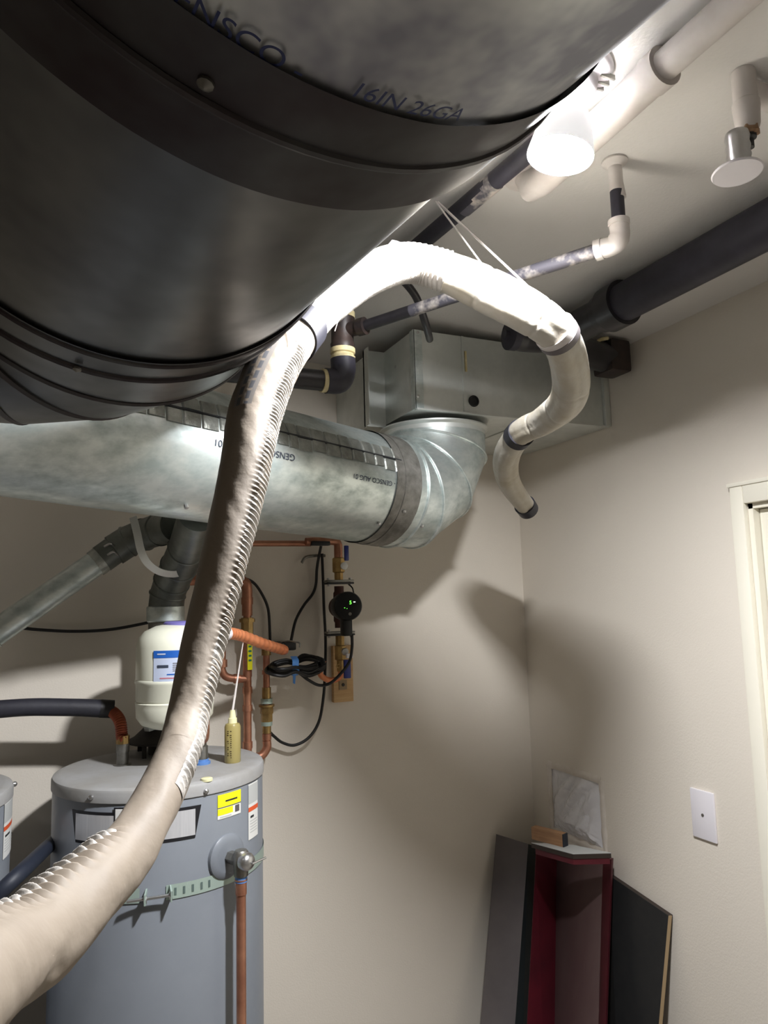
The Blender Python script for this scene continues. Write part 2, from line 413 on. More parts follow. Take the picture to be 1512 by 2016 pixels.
for i in range(1, 5):
    a = (g[i]-g[i-1]).normalized(); b = (g[i+1]-g[i]).normalized(); nb = (a+b).normalized()
    u = nb.cross(V((-hd.y, hd.x, 0))).normalized(); v = V((-hd.y, hd.x, 0))
    m = MB(); R = []
    for k in range(80):
        t = 2*PI*k/80; o_ = u*math.cos(t)/abs(a.dot(nb))+v*math.sin(t)
        on = o_.normalized(); R.append([g[i]+o_*(DR+.0025)+on*.005*math.cos(q)+nb*.004*math.sin(q) for q in [2*PI*j/8 for j in range(8)]])
    m.rings(R, closed=True); m.build('seam_bead', elb, 'galv')
m = MB(); m.tube([DB-dd*.062+dd*.055*i/6 for i in range(7)], DR+.0045, 96, caps=False, fn=lambda i, s, t, d, P: 1+.006*noise.noise(V((s*60, t*9, 1))))
m.tube([DB-dd*.09, DB-dd*.012], DR+.0035, 96, caps=False)
m.build('tape_band', duct, 'mastic')
m = MB(); m.lathe(V((top.x, top.y, ctr.z-.008)), (0, 0, 1), [(0, DR+.004), (.012, DR+.004), (.018, DR+.012), (.022, DR+.012)], 72, caps=False); m.build('collar', duct, 'galv_box')
# seam line and patches of pressed tape along the duct
fr = -hd.cross(V((0, 0, 1))).normalized()
fr = V((hd.y, -hd.x, 0)) if V((hd.y, -hd.x, 0)).y < 0 else V((-hd.y, hd.x, 0))
L0 = (DB-DA).length
def duct_pt(s, ang, lift):                     # s: distance from DA along the axis, ang: up from the horizontal facing the camera
    a = math.radians(ang); d = (fr*math.cos(a)+V((0, 0, 1))*math.sin(a)); d = (d-dd*d.dot(dd)).normalized()
    return DA+dd*s+d*(DR+lift)
m = MB(); s_ = -.94; rng = random.Random(3)
while s_ < L0-.075:
    l = rng.uniform(.026, .042)
    for (a0, a1, dl) in ((20.5, 33, 0), (8, 19.5, 0)):
        j = rng.uniform(-1.2, 1.2); n = 5; q = []
        for i in range(n+1):
            q.append([duct_pt(s_, a0+j+(a1-a0)*i/n, .0008), duct_pt(s_+.003, a0+j+(a1-a0)*i/n, .0032), duct_pt(s_+l-.005, a0+j+(a1-a0)*i/n, .0028), duct_pt(s_+l-.002, a0+j+(a1-a0)*i/n, .0008)])
        vv = [[m.bm.verts.new(p) for p in r] for r in q]
        for i in range(n):
            for k in range(3): m.face([vv[i][k], vv[i][k+1], vv[i+1][k+1], vv[i+1][k]])
    s_ += l
m.build('seam_tape', duct, 'foil_tape')
m = MB(); R = []
for i in range(90):
    s_ = -.94+(L0-.07+.94)*i/89; R.append([duct_pt(s_, 19.2, .0005), duct_pt(s_, 19.6, .0045), duct_pt(s_, 20.6, .0045), duct_pt(s_, 21.0, .0005)])
m.rings(R); m.build('seam_lock', duct, 'black_line')
def on_duct(txt, s_, ang, size, m_):
    def fn(x, y, l): return duct_pt(s_-x, ang-math.degrees(y/DR), .0012+l)      # stamped upside down
    return text_mesh(txt, size, fn, 'lettering', duct, m_)
on_duct('AUG 01', -.085, -2, .02, 'ink'); on_duct('GENSCO -', .03, -1, .02, 'ink')
on_duct('AUG 01', .265, -6, .016, 'blue_ink'); on_duct('26GA - GENSCO', .355, -6, .016, 'ink')
for s_, a in ((-.13, -62), (.36, -48), (L0-.05, -30), (L0+.03, -42)):
    p = duct_pt(s_, a, .001); d = (p-(DA+dd*s_)).normalized()
    MB().lathe(p+d*(.003 if s_ < L0-.1 else .006), d, [(-.004, .005), (.002, .005), (.004, .0025), (.0045, 0)], 8).build('screw', duct, 'chrome')

# ================================================================== sheet metal box
KX0, KY0, KZ0 = .84, 1.64, 2.252
bx = thing('plenum_box', 'rectangular sheet metal duct box tight to ceiling in the corner above the elbow', 'duct box', ((KX0+XR)/2, (KY0+YB)/2, KZ0))
m = MB(); ZT = ZC-.003
m.box((KX0, KY0, KZ0), (XR-.001, 1.84, ZT)); m.box((.80, 1.84, KZ0), (XR-.001, YB-.002, ZT)); m.build('body', bx, 'galv_box')
m = MB(); m.box((KX0-.002, KY0-.002, KZ0-.001), (KX0+.022, KY0, ZT)); m.box((KX0-.003, KY0-.002, KZ0-.002), (KX0, KY0+.02, ZT)); m.build('corner_flange', bx, 'galv')
m = MB(); m.box((KX0-.062, 1.828, KZ0-.008), (KX0, 1.836, ZT)); m.box((KX0-.062, 1.80, KZ0-.008), (KX0-.06, 1.836, ZT)); m.build('standing_seam', bx, 'galv_box')
m = MB(); q = at(912, 740, Y=KY0); m.box((q.x-.003, KY0-.003, KZ0), (q.x+.003, KY0, ZT)); m.build('front_seam', bx, 'galv_box')
m = MB(); m.box((XR-.02, KY0-.012, KZ0-.003), (XR-.001, KY0, KZ0+.2), bev=.001); m.box((KX0, KY0-.006, KZ0-.004), (XR-.001, KY0+.006, KZ0)); m.build('edge_flange', bx, 'galv_box')
q = at(932, 790, Y=KY0)
m = MB(); m.lathe((q.x, KY0+.002, q.z), (0, -1, 0), [(0, .0155), (.006, .0155), (.0065, .0125), (.0025, .011), (.002, 0)], 24); m.build('plug_hole', bx, 'rubber')
m = MB(); q = at(916, 712, Y=KY0); m.box((q.x-.0025, KY0-.0045, q.z-.028), (q.x+.0025, KY0, q.z+.028)); m.build('sealant_strip', bx, 'cream_ring')
for px, py in ((779, 722),):
    q = at(px, py, X=KX0); MB().lathe(q, (-1, 0, 0), [(0, .005), (.002, .005), (.003, 0)], 10).build('screw', bx, 'chrome')
for px, py in ((822, 655), (822, 780), (1183, 708)):
    q = at(px, py, Y=KY0); MB().lathe(q, (0, -1, 0), [(0, .004), (.0035, .004), (.005, 0)], 10).build('screw', bx, 'chrome')
# open bottom lip, right
m = MB(); m.hexa([(1.20, KY0, KZ0-.003), (XR-.002, KY0, KZ0-.003), (XR-.002, 2.03, KZ0-.003), (1.20, 2.03, KZ0-.003)], (0, 0, .003)); m.build('bottom_lip', bx, 'galv_box')

# ================================================================== pipes at the ceiling
def px_path(L_): return [at(a, b, **kw) for a, b, kw in L_]
# painted pipe
PZ = 2.475; x0 = at(1330, 110, Z=PZ).x
pp = thing('painted_pipe', 'white painted pipe with coupling running along the ceiling behind the lit bulb', 'pipe', (x0, .4, 2.44))
MB().tube([(x0-.01, -.9, PZ), (x0, .70, PZ)], .021, 24).build('pipe', pp, 'pipe_paint')
MB().tube([(x0, .68, PZ), (x0+.01, 0.965, PZ), (x0+.012, 0.995, PZ+.008), (x0+.012, 1.005, PZ+.030)], .026, 24).build('larger_pipe', pp, 'pipe_paint')
m = MB(); m.tube([(x0, .675, PZ), (x0, .70, PZ)], .0285, 24); m.build('coupling', pp, 'pipe_paint')
MB().lathe((x0+.012, 1.005, PZ+.030), (0, 0, -1), [(0, .045), (.004, .045), (.006, .03)], 24).build('flange', pp, 'pipe_paint')
# dark pipe
pts = px_path([(1040, 300, dict(Z=2.485)), (825, 485, dict(Z=2.485)), (738, 556, dict(Z=2.485))])
dp = thing('sprinkler_pipe', 'thin dark pipe with patchy paint on the ceiling left of the lit bulb', 'pipe', pts[1]-V((0, 0, .02)))
a, b = pts[0]+(pts[0]-pts[2])*.08, pts[2]
MB().tube([a, b], .0165, 20).build('pipe', dp, 'abs_dull')
MB().tube([b-(b-a).normalized()*.02, b+(b-a).normalized()*.012], .022, 20).build('end_cap', dp, 'rust')
m = MB(); c_ = pts[0].lerp(pts[1], .25)
MB().tube([c_, c_+(pts[1]-pts[0])*.28], .0174, 20).build('paint_patch', dp, 'pipe_spatter')
m = MB(); m.torus(b-(b-a).normalized()*.012, b-a, .021, .0028, 24); m.build('strap_ring', dp, 'cream_ring')
# small pipe: drop, elbow, long run to the tee
TT = at(1215, 318, Z=2.50); E0 = at(1221, 478, Y=TT.y); tee = at(686, 652, Y=1.40)
sp = thing('branch_pipe', 'narrow dark pipe dropping from ceiling then running to the tee beside the metal box', 'pipe', E0-V((0, 0, .03)))
MB().cyl((E0.x, E0.y, E0.z), (E0.x, E0.y, CZ(E0.x)-.04), .0115, n=20).build('drop', sp, 'abs_dull')
MB().cyl((E0.x, E0.y, CZ(E0.x)-.055), (E0.x, E0.y, CZ(E0.x)), .0118, n=20).build('painted_top', sp, 'pipe_paint')
MB().lathe((E0.x, E0.y, CZ(E0.x)), (0, 0, -1), [(0, .022), (.003, .022), (.01, .014), (.012, .012)], 20).build('flange', sp, 'pipe_paint')
rd = (tee-E0).normalized()
MB().cyl(E0+rd*.16, tee+rd*-.02, .0118, n=20).build('long_run', sp, 'abs')
MB().cyl(E0+rd*.02, E0+rd*.42, .0122, n=20).build('spattered_length', sp, 'pipe_spatter')
MB().tube(catmull([E0+V((0, 0, .035)), E0+V((0, 0, .012)), E0+rd*.012, E0+rd*.035], 6), [.0165]*7+[.0175]*5+[.0165]*7, 20).build('elbow', sp, 'pipe_paint')
m = MB(); m.cyl(E0+V((0, 0, .03)), E0+V((0, 0, .04)), .018); m.cyl(E0+rd*.03, E0+rd*.042, .018); m.build('elbow_collar', sp, 'pipe_paint')
m = MB(); q = E0+V((.004, -.004, .08)); m.cyl(q+V((0, 0, -.0)), q+V((0, 0, .045)), .0095, .004); m.build('paint_drip', sp, 'pipe_paint')
# ABS stack with tee and elbow
TX, TY = tee.x-.012, 1.405
st = thing('drain_pipe', 'black plastic drain pipe with cream collars, tee and elbow left of the metal box', 'pipe', (TX, TY, 2.2))
zb = at(680, 735, Y=TY).z
MB().cyl((TX, TY, at(680, 625, Y=TY).z), (TX, TY, CZ(TX)), .020).build('riser', st, 'abs')
z1, z2 = at(680, 625, Y=TY).z, at(680, 690, Y=TY).z
m = MB(); m.lathe((TX, TY, z2), (0, 0, 1), [(0, .024), (.012, .026), (.016, .024), (z1-z2-.014, .024), (z1-z2-.01, .0265), (z1-z2, .0265)], 28)
m.cyl((TX, TY, tee.z), (TX+.03, TY-.04, tee.z), .016); m.cyl((TX+.024, TY-.032, tee.z), (TX+.034, TY-.046, tee.z), .0185); m.build('tee', st, 'abs_brown')
MB().lathe((TX, TY, z1), (0, 0, 1), [(-.004, .0275), (.009, .0275), (.010, .02)], 28).build('cream_collar', st, 'cream_ring')
MB().lathe((TX, TY, z2-.024), (0, 0, 1), [(0, .0245), (.008, .0265), (.011, .023), (.014, .023), (.016, .0265), (.026, .0265)], 28).build('cream_collar', st, 'cream_ring')
lx = V((-1, -.04, -.02)).normalized()
e0 = V((TX, TY, zb-.005)); MB().tube(catmull([e0+V((0, 0, .035)), e0+V((0, 0, .012)), e0+V((-.010, 0, -.012)), e0+V((-.04, 0, -.016))], 6), .0265, 24).build('elbow', st, 'abs_dull')
h0 = e0+V((-.035, 0, -.016))
MB().cyl(h0+lx*.004, h0+lx*.014, .0245).build('cream_collar', st, 'cream_ring')
MB().cyl(h0+lx*.012, h0+lx*.40, .0215).build('horizontal_run', st, 'abs')
# large black drain along the right wall
PXc = at(1330, 545, Z=2.42).x
bp = thing('drain_pipe', 'thick black plastic drain pipe under the ceiling along the right wall', 'pipe', (PXc, 1.0, 2.36))
MB().tube([(PXc, -1.6, 2.425), (PXc, 1.26, 2.425)], .044, 36).build('pipe', bp, 'abs_dull')
MB().lathe((PXc, 1.235, 2.425), (0, 1, 0), [(0, .046), (.0, .053), (.05, .053), (.055, .047), (.075, .045)], 36).build('hub', bp, 'abs')
MB().tube(catmull([(PXc, 1.30, 2.425), (PXc-.0, 1.38, 2.425), (PXc+.01, 1.44, 2.428), (PXc+.06, 1.50, 2.415), (PXc+.16, 1.53, 2.415), (XR-.08, 1.54, 2.415)], 6), .040, 32).build('bend', bp, 'abs')
MB().tube(catmull([(PXc, 1.36, 2.428), (PXc-.03, 1.46, 2.418), (PXc-.08, 1.50, 2.422), (PXc-.12, 1.50, 2.424)], 6), .036, 32).build('side_branch', bp, 'abs')
MB().lathe((PXc-.115, 1.50, 2.424), (-1, .05, 0), [(0, .039), (.02, .039), (.022, .03), (.024, .012), (.034, .012), (.034, 0)], 24).build('clean_out_cap', bp, 'abs_dull')
m = MB(); m.box((XR-.10, 1.50, 2.37), (XR-.03, 1.58, 2.46), bev=.01); m.build('closet_hub', bp, 'abs_brown')
q = at(1184, 668, Y=1.5); MB().tube(catmull([q+V((-.02, 0, -.012)), q, q+V((.022, 0, .006))], 5), .005, 10).build('sealant_drip', bp, 'cream_ring')
# black tube arching over the box
tag(MB().tube(catmull(px_path([(760, 540, dict(D=1.50)), (790, 550, dict(D=1.53)), (818, 583, dict(D=1.56)), (834, 625, dict(D=1.60)), (842, 652, dict(D=1.66)), (846, 668, dict(D=1.72))]), 8), .0085, 14).build('black_tube', None, 'abs'),
    'short black flexible tube arching down behind the white hose onto the metal box', 'tube')

# ================================================================== lamp holder and bulb
FC = at(1101, 318, Z=2.372); BC = at(1128, 140, Z=2.512)
lh = thing('lamp_holder', 'white porcelain lamp holder on ceiling holding the lit bulb', 'light fitting', BC)
axn = (FC-BC).normalized(); Ln = (FC-BC).length
m = MB(); m.lathe(BC, (0, 0, -1), [(0, .056), (.008, .056), (.016, .050), (.022, .034), (.04, .03), (.046, .024)], 40); m.build('base', lh, 'plate_white')
m = MB(); u_, v_ = V((1, 0, 0)), V((0, 1, 0))
for dx in (-.012, 0, .012): m.box((BC.x+.026+dx*.2, BC.y-.02+dx, BC.z-.0225), (BC.x+.048, BC.y-.017+dx, BC.z-.0150))
m.build('slots', lh, 'steel')
lb = thing('light_bulb', 'lit round floodlight bulb glowing white beneath the ceiling', 'bulb', FC)
m = MB()
m.lathe(BC+axn*.035, axn, [(0, .0165), (.012, .017), (.020, .0185), (.032, .0215), (Ln*.48, .031)], 32, caps=False); m.build('neck', lb, 'plate_white')
m = MB(); m.lathe(BC, axn, [(Ln*.48-.04+.04, .031), (Ln*.68, .040), (Ln-.012, .0468), (Ln-.0085, .0465), (Ln-.0090, .0455)], 40, caps=False); m.build('reflector', lb, 'bulb_side')
m = MB(); m.lathe(BC+axn*(Ln-.012), axn, [(0, .0455), (.0016, .0438), (.0030, .030), (.0036, 0)], 40, caps=False); m.build('lens', lb, 'bulb_face')
# a second lit bulb on the same ceiling, left of the picture edge
X2, Y2 = -.9, 1.0
l2 = thing('light_bulb', 'second lit ceiling bulb outside the left edge of the picture', 'bulb', (X2, Y2, CZ(X2)-.16))
MB().lathe((X2, Y2, CZ(X2)), (0, 0, -1), [(0, .056), (.01, .056), (.03, .03), (.05, .018), (.07, .02), (.11, .036), (.148, .0465)], 32, caps=False).build('reflector', l2, 'plate_white')
MB().lathe((X2, Y2, CZ(X2)-.146), (0, 0, -1), [(0, .0455), (.004, .044), (.008, .03), (.010, 0)], 32).build('lens', l2, 'rear_glow')

# ================================================================== sprinkler
SPt = at(1466, 178, Z=2.47); SD = at(1466, 330, Y=SPt.y-.012)
sk = thing('fire_sprinkler', 'fire sprinkler with round white cover disc hanging from painted ceiling pipe at right', 'sprinkler', SD)
sx, sy = SPt.x, SPt.y
zt = SPt.z
def zz(py): return at(1466, py, Y=sy).z
m = MB(); ZS = CZ(sx); m.lathe((sx, sy, ZS), (0, 0, -1), [(0, .016), (ZS-zz(200), .0165), (ZS-zz(203), .0185), (ZS-zz(214), .0185), (ZS-zz(216), .018), (ZS-zz(245), .0165), (ZS-zz(255), .014)], 28); m.build('drop_pipe', sk, 'pipe_paint')
m = MB(); m.tube([(sx, sy, zz(175)), (sx+.30, sy+.02, zz(168))], .016, 20); m.build('side_pipe', sk, 'pipe_paint')
m = MB(); m.lathe((sx, sy, zz(252)), (0, 0, -1), [(0, .0155), (.008, .0155), (.010, .011), (.012, .009)], 6); m.build('brass_nut', sk, 'rust')
m = MB(); m.lathe((sx, sy, zz(260)), (0, 0, -1), [(0, .010), (.008, .010), (.010, .006), (.022, .006)], 20); m.build('orifice', sk, 'rubber')
m = MB(); pr_ = []
h0 = SD.z+.004; h1 = zz(268)
for i in range(9):
    z_ = h0+(h1-h0)*i/8; pr_ += [(z_-h0, .0150+(.0015 if i % 2 else 0))]
pr_ += [(h1-h0+.002, .012)]
m.lathe((SD.x+.006, sy, h0), (0, 0, 1), pr_, 32); m.build('threaded_cup', sk, 'chrome')
m = MB(); m.lathe(V((SD.x, sy-.0, SD.z)), (.02, .03, 1), [(-.0022, .0), (-.002, .032), (0, .0335), (.002, .032), (.003, .018)], 44); m.build('cover_disc', sk, 'plate_white')

# ================================================================== hose bundle
HP = [(-200, 2070, .19, 262), (-100, 1975, .235, 222), (-10, 1905, .28, 188), (75, 1853, .32, 163), (190, 1742, .38, 128), (250, 1675, .42, 112), (313, 1567, .47, 94),
      (350, 1480, .51, 84), (371, 1400, .55, 80), (404, 1250, .60, 84), (440, 1100, .645, 88), (464, 1000, .68, 92), (484, 900, .72, 96),
      (506, 800, .785, 102), (545, 710, .86, 100), (590, 650, .94, 92), (640, 600, 1.01, 84), (720, 543, 1.12, 80), (800, 518, 1.22, 76),
      (880, 536, 1.23, 80), (960, 572, 1.22, 90), (1040, 614, 1.2, 88), (1097, 658, 1.22, 78), (1122, 725, 1.3, 72), (1118, 785, 1.38, 68),
      (1075, 826, 1.5, 58), (1025, 853, 1.6, 52), (997, 900, 1.7, 50), (1003, 950, 1.8, 44), (1040, 1004, 1.9, 36)]
hp = []
for x, y, d, wpx in HP:
    p = at(x, y, D=d); hp.append((p.x, p.y, p.z, wpx*.5*d/F_PX))
i_tape, i_mesh = 15, 19
hose = thing('insulated_hose', 'long white wrapped hose sweeping up across the picture and over to the corner', 'hose', hp[7][:3])
right_d, up_d, fwd_d = ROT @ V((1, 0, 0)), ROT @ V((0, 1, 0)), ROT @ V((0, 0, -1))
def hose_part(i0, i1, n, seg_n, name, m_, fn, scale=1.0, extra=None):
    pth = catmull(hp, n)[i0*n:i1*n+1]
    mb = MB(); mb.tube([p[:3] for p in pth], [p[3]*scale for p in pth], seg_n, fn=(lambda i, s, t, d, P: fn(i/n+i0, s, t, d, P)))
    if extra: extra(mb)
    o = mb.build(name, hose, m_, autosmooth=False); return o
def saw(x): x = x % 1.0; return (x/.65 if x < .65 else (1-x)/.35)
def lower_fn(q, s, t, d, P):
    w = 1+(.075 if q < 7 else .04)*noise.noise(V((s*(26 if q < 7 else 14)+math.sin(t)*.8, math.cos(t)*1.1, 2)))+.02*noise.noise(V((s*60+math.cos(t)*2, math.sin(t)*2, 5)))
    jit = .35*noise.noise(V((s*22, 0, 9)))
    if q > 6.3:
        side = right_d*.93+up_d*.15-fwd_d*.18
        k = max(0, d.dot(side)); k = max(0, min(1, (k-.80)/.14)); k *= min(1, (q-6.3)/1.2)*max(0, min(1, (14.5-q)/.5))
        w += k*(.04+.09*saw(s/.0058+jit+.25*math.sin(t)))*(1+.5*noise.noise(V((s*40, 1, 0))))
    elif q < 5.0:
        side = (up_d*.85-right_d*.5-fwd_d*.1).normalized()
        k = max(0, d.dot(side)); k = max(0, min(1, (k-.66)/.2)); k *= min(1, (5.0-q)/1.0)
        w += k*(.03+.17*saw(s/.0085+jit*2+.3*math.sin(t)))*(1+.6*noise.noise(V((s*30, 1, 0))))
        k2 = max(0, (-d).dot(side)); w += .030*k2*noise.noise(V((s*55, t*3+s*18, 7)))
    return w
hose_part(0, i_tape, 110, 56, 'fabric_sleeve', 'fabric', lower_fn)
# scrunched clear film strip along the side of the sleeve: same path, only where the ruffles are
def ruffle(i0, i1, side, per, name, amp):
    n = 110; pth = catmull(hp, n)[int(i0*n):int(i1*n)+1]; mb = MB(); s_ = 0; R = []; prev = None; rng = random.Random(5)
    for i, p in enumerate(pth):
        P = V(p[:3]); a = (V(pth[min(i+1, len(pth)-1)][:3])-V(pth[max(i-1, 0)][:3])).normalized()
        if prev is not None: s_ += (P-prev).length
        prev = P
        sd = (side-a*side.dot(a)).normalized(); ot = a.cross(sd)
        e = min(1, min(i, len(pth)-1-i)/n*2.2); ring = []
        for k in range(15):
            f = (k/14-.5)*2; ang = f*.44
            edge = 1-abs(f)**3
            h = saw(s_/per+.28*noise.noise(V((s_*45, 0, 1)))*1.6+.45*f)
            lift = p[3]*(1.0+e*edge*(.05+amp*h*(1+.6*noise.noise(V((s_*35, f, 3))))))
            ring.append(P+(sd*math.cos(ang)+ot*math.sin(ang))*lift)
        R.append(ring)
    vv = [[mb.bm.verts.new(q) for q in r] for r in R]
    for i in range(len(vv)-1):
        for k in range(14): mb.face([vv[i][k], vv[i][k+1], vv[i+1][k+1], vv[i+1][k]], True)
    o = mb.build(name, hose, 'film', autosmooth=False); o['label'] = 'bright scrunched film strip along the sleeve'; return o
ruffle(6, 14.55, (right_d*.93+up_d*.25-fwd_d*.12).normalized(), .0058, 'ruffled_edge', .13)
ruffle(0, 5, (up_d*.85-right_d*.5-fwd_d*.0).normalized(), .0085, 'ruffled_edge', .24)
# printed stripe on the sleeve near the duct
n = 20; pth = catmull(hp, n)[int(12.6*n):int(14.7*n)]; mb = MB(); vv = []
for i, p in enumerate(pth):
    P = V(p[:3]); a = (V(pth[min(i+1, len(pth)-1)][:3])-V(pth[max(i-1, 0)][:3])).normalized()
    sd = (-fwd_d-right_d*.12); sd = (sd-a*sd.dot(a)).normalized(); ot = a.cross(sd)
    vv.append([mb.bm.verts.new(P+(sd*math.cos(g_)+ot*math.sin(g_))*p[3]*1.055) for g_ in (-.42, -.3, -.15, 0, .15, .3)])
for i in range(len(vv)-1):
    for k in range(5):
        mb.m('stripe_grey' if k in (0, 4) else ('fabric' if k == 2 or (i*7+k*3) % 4 == 0 else 'stripe_dark')); mb.face([vv[i][k], vv[i][k+1], vv[i+1][k+1], vv[i+1][k]], True)
mb.build('printed_stripe', hose)
def mesh_fn(q, s, t, d, P):
    k = 1 if q > 16 else .2
    return .97+k*(.055*saw(s/.0085+.2*math.sin(t*3))*(.6+.4*abs(math.sin(t*3.5))))+.03*abs(math.sin(t*3))
hose_part(i_tape, i_mesh, 80, 60, 'mesh_sleeve', 'film', mesh_fn)
def foam_fn(q, s, t, d, P):
    seam = 0
    for c_, wd in ((19.9, .05), (21.3, .04), (23.6, .035), (24.4, .035), (25.3, .035), (27.6, .04)):
        seam += math.exp(-((q-c_)/wd)**2)
    return 1.0+.12*abs(math.cos(t*2+.6))-.075-.045*min(1, seam)+.03*noise.noise(V((s*16, t*1.5, 0)))+.012*noise.noise(V((s*70, t*4, 0)))
hose_part(i_mesh, 29, 40, 48, 'foam_bundle', 'foam', foam_fn, 1.0)
def band(q0, q1, sc, name, m_):
    n = 40; pth = catmull(hp, n)[int(q0*n):int(q1*n)+1]; mb = MB(); mb.tube([p[:3] for p in pth], [p[3]*sc for p in pth], 40); return mb.build(name, hose, m_)
band(14.65, 15.15, 1.10, 'tape_band', 'tape_black'); band(22.0, 22.13, 1.09, 'tie_band', 'panel_grey'); band(21.86, 22.0, 1.07, 'tie_band', 'string')
band(25.95, 26.2, 1.1, 'tie_band', 'tape_black'); band(28.8, 29.0, 1.13, 'end_cap', 'tape_black')
# loose threads
for L_ in ([(583, 628, .87), (584, 640, .86), (586, 655, .85), (583, 672, .84)], [(678, 585, 1.0), (672, 610, .98), (666, 630, .98), (659, 652, .98)], [(702, 556, 1.02), (709, 570, 1.02), (719, 587, 1.02)]):
    MB().tube(catmull([at(a, b, D=c) for a, b, c in L_], 5), .0007, 6).build('loose_thread', hose, 'string')
hang = at(862, 398, Z=2.485)
j = V(hp[22][:3])+up_d*.022+right_d*.012
tag(MB().tube([hang, hang.lerp(j, .5), j], .0022, 8).build('hanging_cord', None, 'string'), 'pale cord from ceiling pipe down to tie band on the hose', 'cord', None)
j2 = V(hp[20][:3])+up_d*.036+fwd_d*.01
tag(MB().tube([hang+V((-.004, 0, 0)), j2], .0017, 8).build('hanging_cord', None, 'string'), 'thinner pale cord from ceiling pipe to crest of the hose', 'cord', None)
q = [at(x, y, D=1.26) for x, y in ((760, 486), (772, 472), (782, 474), (812, 487))]
tag(MB().hexa(q, fwd_d*.004).build('strap_scrap', None, 'plate_white'), 'pale lilac scrap of strap above the hose at the edge of the dark duct', 'strap')

# ================================================================== water heaters
HR = .23
ztop = 1.402
def water_heater(cx, cy, label, full):
    h = thing('water_heater', label, 'water heater', (cx, cy, 0), 'grey cylindrical water heaters')
    MB().lathe((cx, cy, .05), (0, 0, 1), [(0, HR-.004), (.004, HR), (ztop-.05-.028, HR), (ztop-.05-.024, HR-.002)], 96).build('tank', h, 'tank_grey')
    MB().lathe((cx, cy, ztop-.028), (0, 0, 1), [(0, HR+.001), (.001, HR+.003), (.020, HR+.003), (.025, HR+.0005), (.028, HR-.006), (.0285, HR-.016), (.027, 0)], 96).build('lid', h, 'lid_grey')
    MB().lathe((cx, cy, 0), (0, 0, 1), [(0, .2), (.05, .2)], 48).build('base_ring', h, 'black_paint')
    return h
def on_tank(cx, cy, az, z, lift=.001):
    """az in degrees, 0 = towards the viewer (-Y), positive to the right"""
    a = math.radians(az); return V((cx+math.sin(a)*(HR+lift), cy-math.cos(a)*(HR+lift), z))
H1 = (.243, 1.822); H2 = (-.295, 1.81)
h1 = water_heater(*H1, 'tall grey cylindrical water heater with bottle on its lid and copper discharge pipe', 1)
h2 = water_heater(*H2, 'grey water heater cut off at the left picture edge', 0)
def patch(parent, c, az0, az1, z0, z1, m_, name, lift=.0015, skew=0, n=10, sk2=None):
    mb = MB(); mb.m(m_); a_, b_ = [], []
    for i in range(n+1):
        f_ = i/n; az = az0+(az1-az0)*f_; dz = 0
        l0 = az+(sk2[0]*(1 if f_ < .5 else -1)*abs(2*f_-1) if sk2 else 0)
        a_.append(mb.bm.verts.new(on_tank(*c, l0, z0+skew*f_, lift))); b_.append(mb.bm.verts.new(on_tank(*c, az, z1+skew*f_, lift)))
    for i in range(n): mb.face([a_[i], a_[i+1], b_[i+1], b_[i]], True)
    return mb.build(name, parent, autosmooth=False)
def az_of(c, x, y):
    """azimuth and height on the tank where the picture point falls"""
    d = ray(x, y); ox, oy = EYE.x-c[0], EYE.y-c[1]
    A = d.x**2+d.y**2; Bq = 2*(ox*d.x+oy*d.y); Cq = ox*ox+oy*oy-HR*HR; D_ = Bq*Bq-4*A*Cq
    t = (-Bq-math.sqrt(max(D_, 0)))/(2*A); p = EYE+d*t
    return math.degrees(math.atan2(p.x-c[0], -(p.y-c[1]))), p.z
aL, zL = az_of(H1, 143, 1588); aR, zR = az_of(H1, 396, 1588); _, zb_ = az_of(H1, 265, 1642); _, zt_ = az_of(H1, 265, 1592)
zt_ = (zL+zR)/2+.0; zb_ = zt_-.063
pl = patch(h1, H1, aL, aR, zb_, zt_, 'black_paint', 'name_plate', .0012, n=24, sk2=(3.2,))
zm = (zt_+zb_)/2; aM = (aL+aR)/2
patch(pl, H1, aL+3.2, aM-8, zb_+.006, zt_-.006, 'brushed', 'silver_field', .002, n=12, sk2=None)
patch(pl, H1, aM+8, aR-3.2, zb_+.006, zt_-.006, 'brushed', 'silver_field', .002, n=12)
patch(pl, H1, aM-8.5, aM+8.5, zb_-.004, zt_+.010, 'black_paint', 'black_centre', .0022)
patch(pl, H1, aM-7.6, aM+7.6, zb_+.012, zt_+.007, 'sticker_white', 'white_field', .0028)
def tank_text(c, parent, txt, az, z, size, m_, lift=.003):
    def fn(x, y, l): return on_tank(*c, az+math.degrees(x/HR), z+y, lift+l)
    return text_mesh(txt, size, fn, 'lettering', parent, m_)
mb = MB(); mb.m('logo_green'); cc = mb.bm.verts.new(on_tank(*H1, aM-.6, zm+.008, .0032)); rr_ = [mb.bm.verts.new(on_tank(*H1, aM-.6+math.degrees(.024*math.cos(k*PI/16)/HR), zm+.008+.021*math.sin(k*PI/16), .0032)) for k in range(32)]
for k in range(32): mb.face([cc, rr_[k], rr_[(k+1) % 32]])
mb.build('logo_disc', pl, autosmooth=False)
tank_text(H1, pl, 'AO', aM-.6, zm+.009, .028, 'sticker_white', .0038)
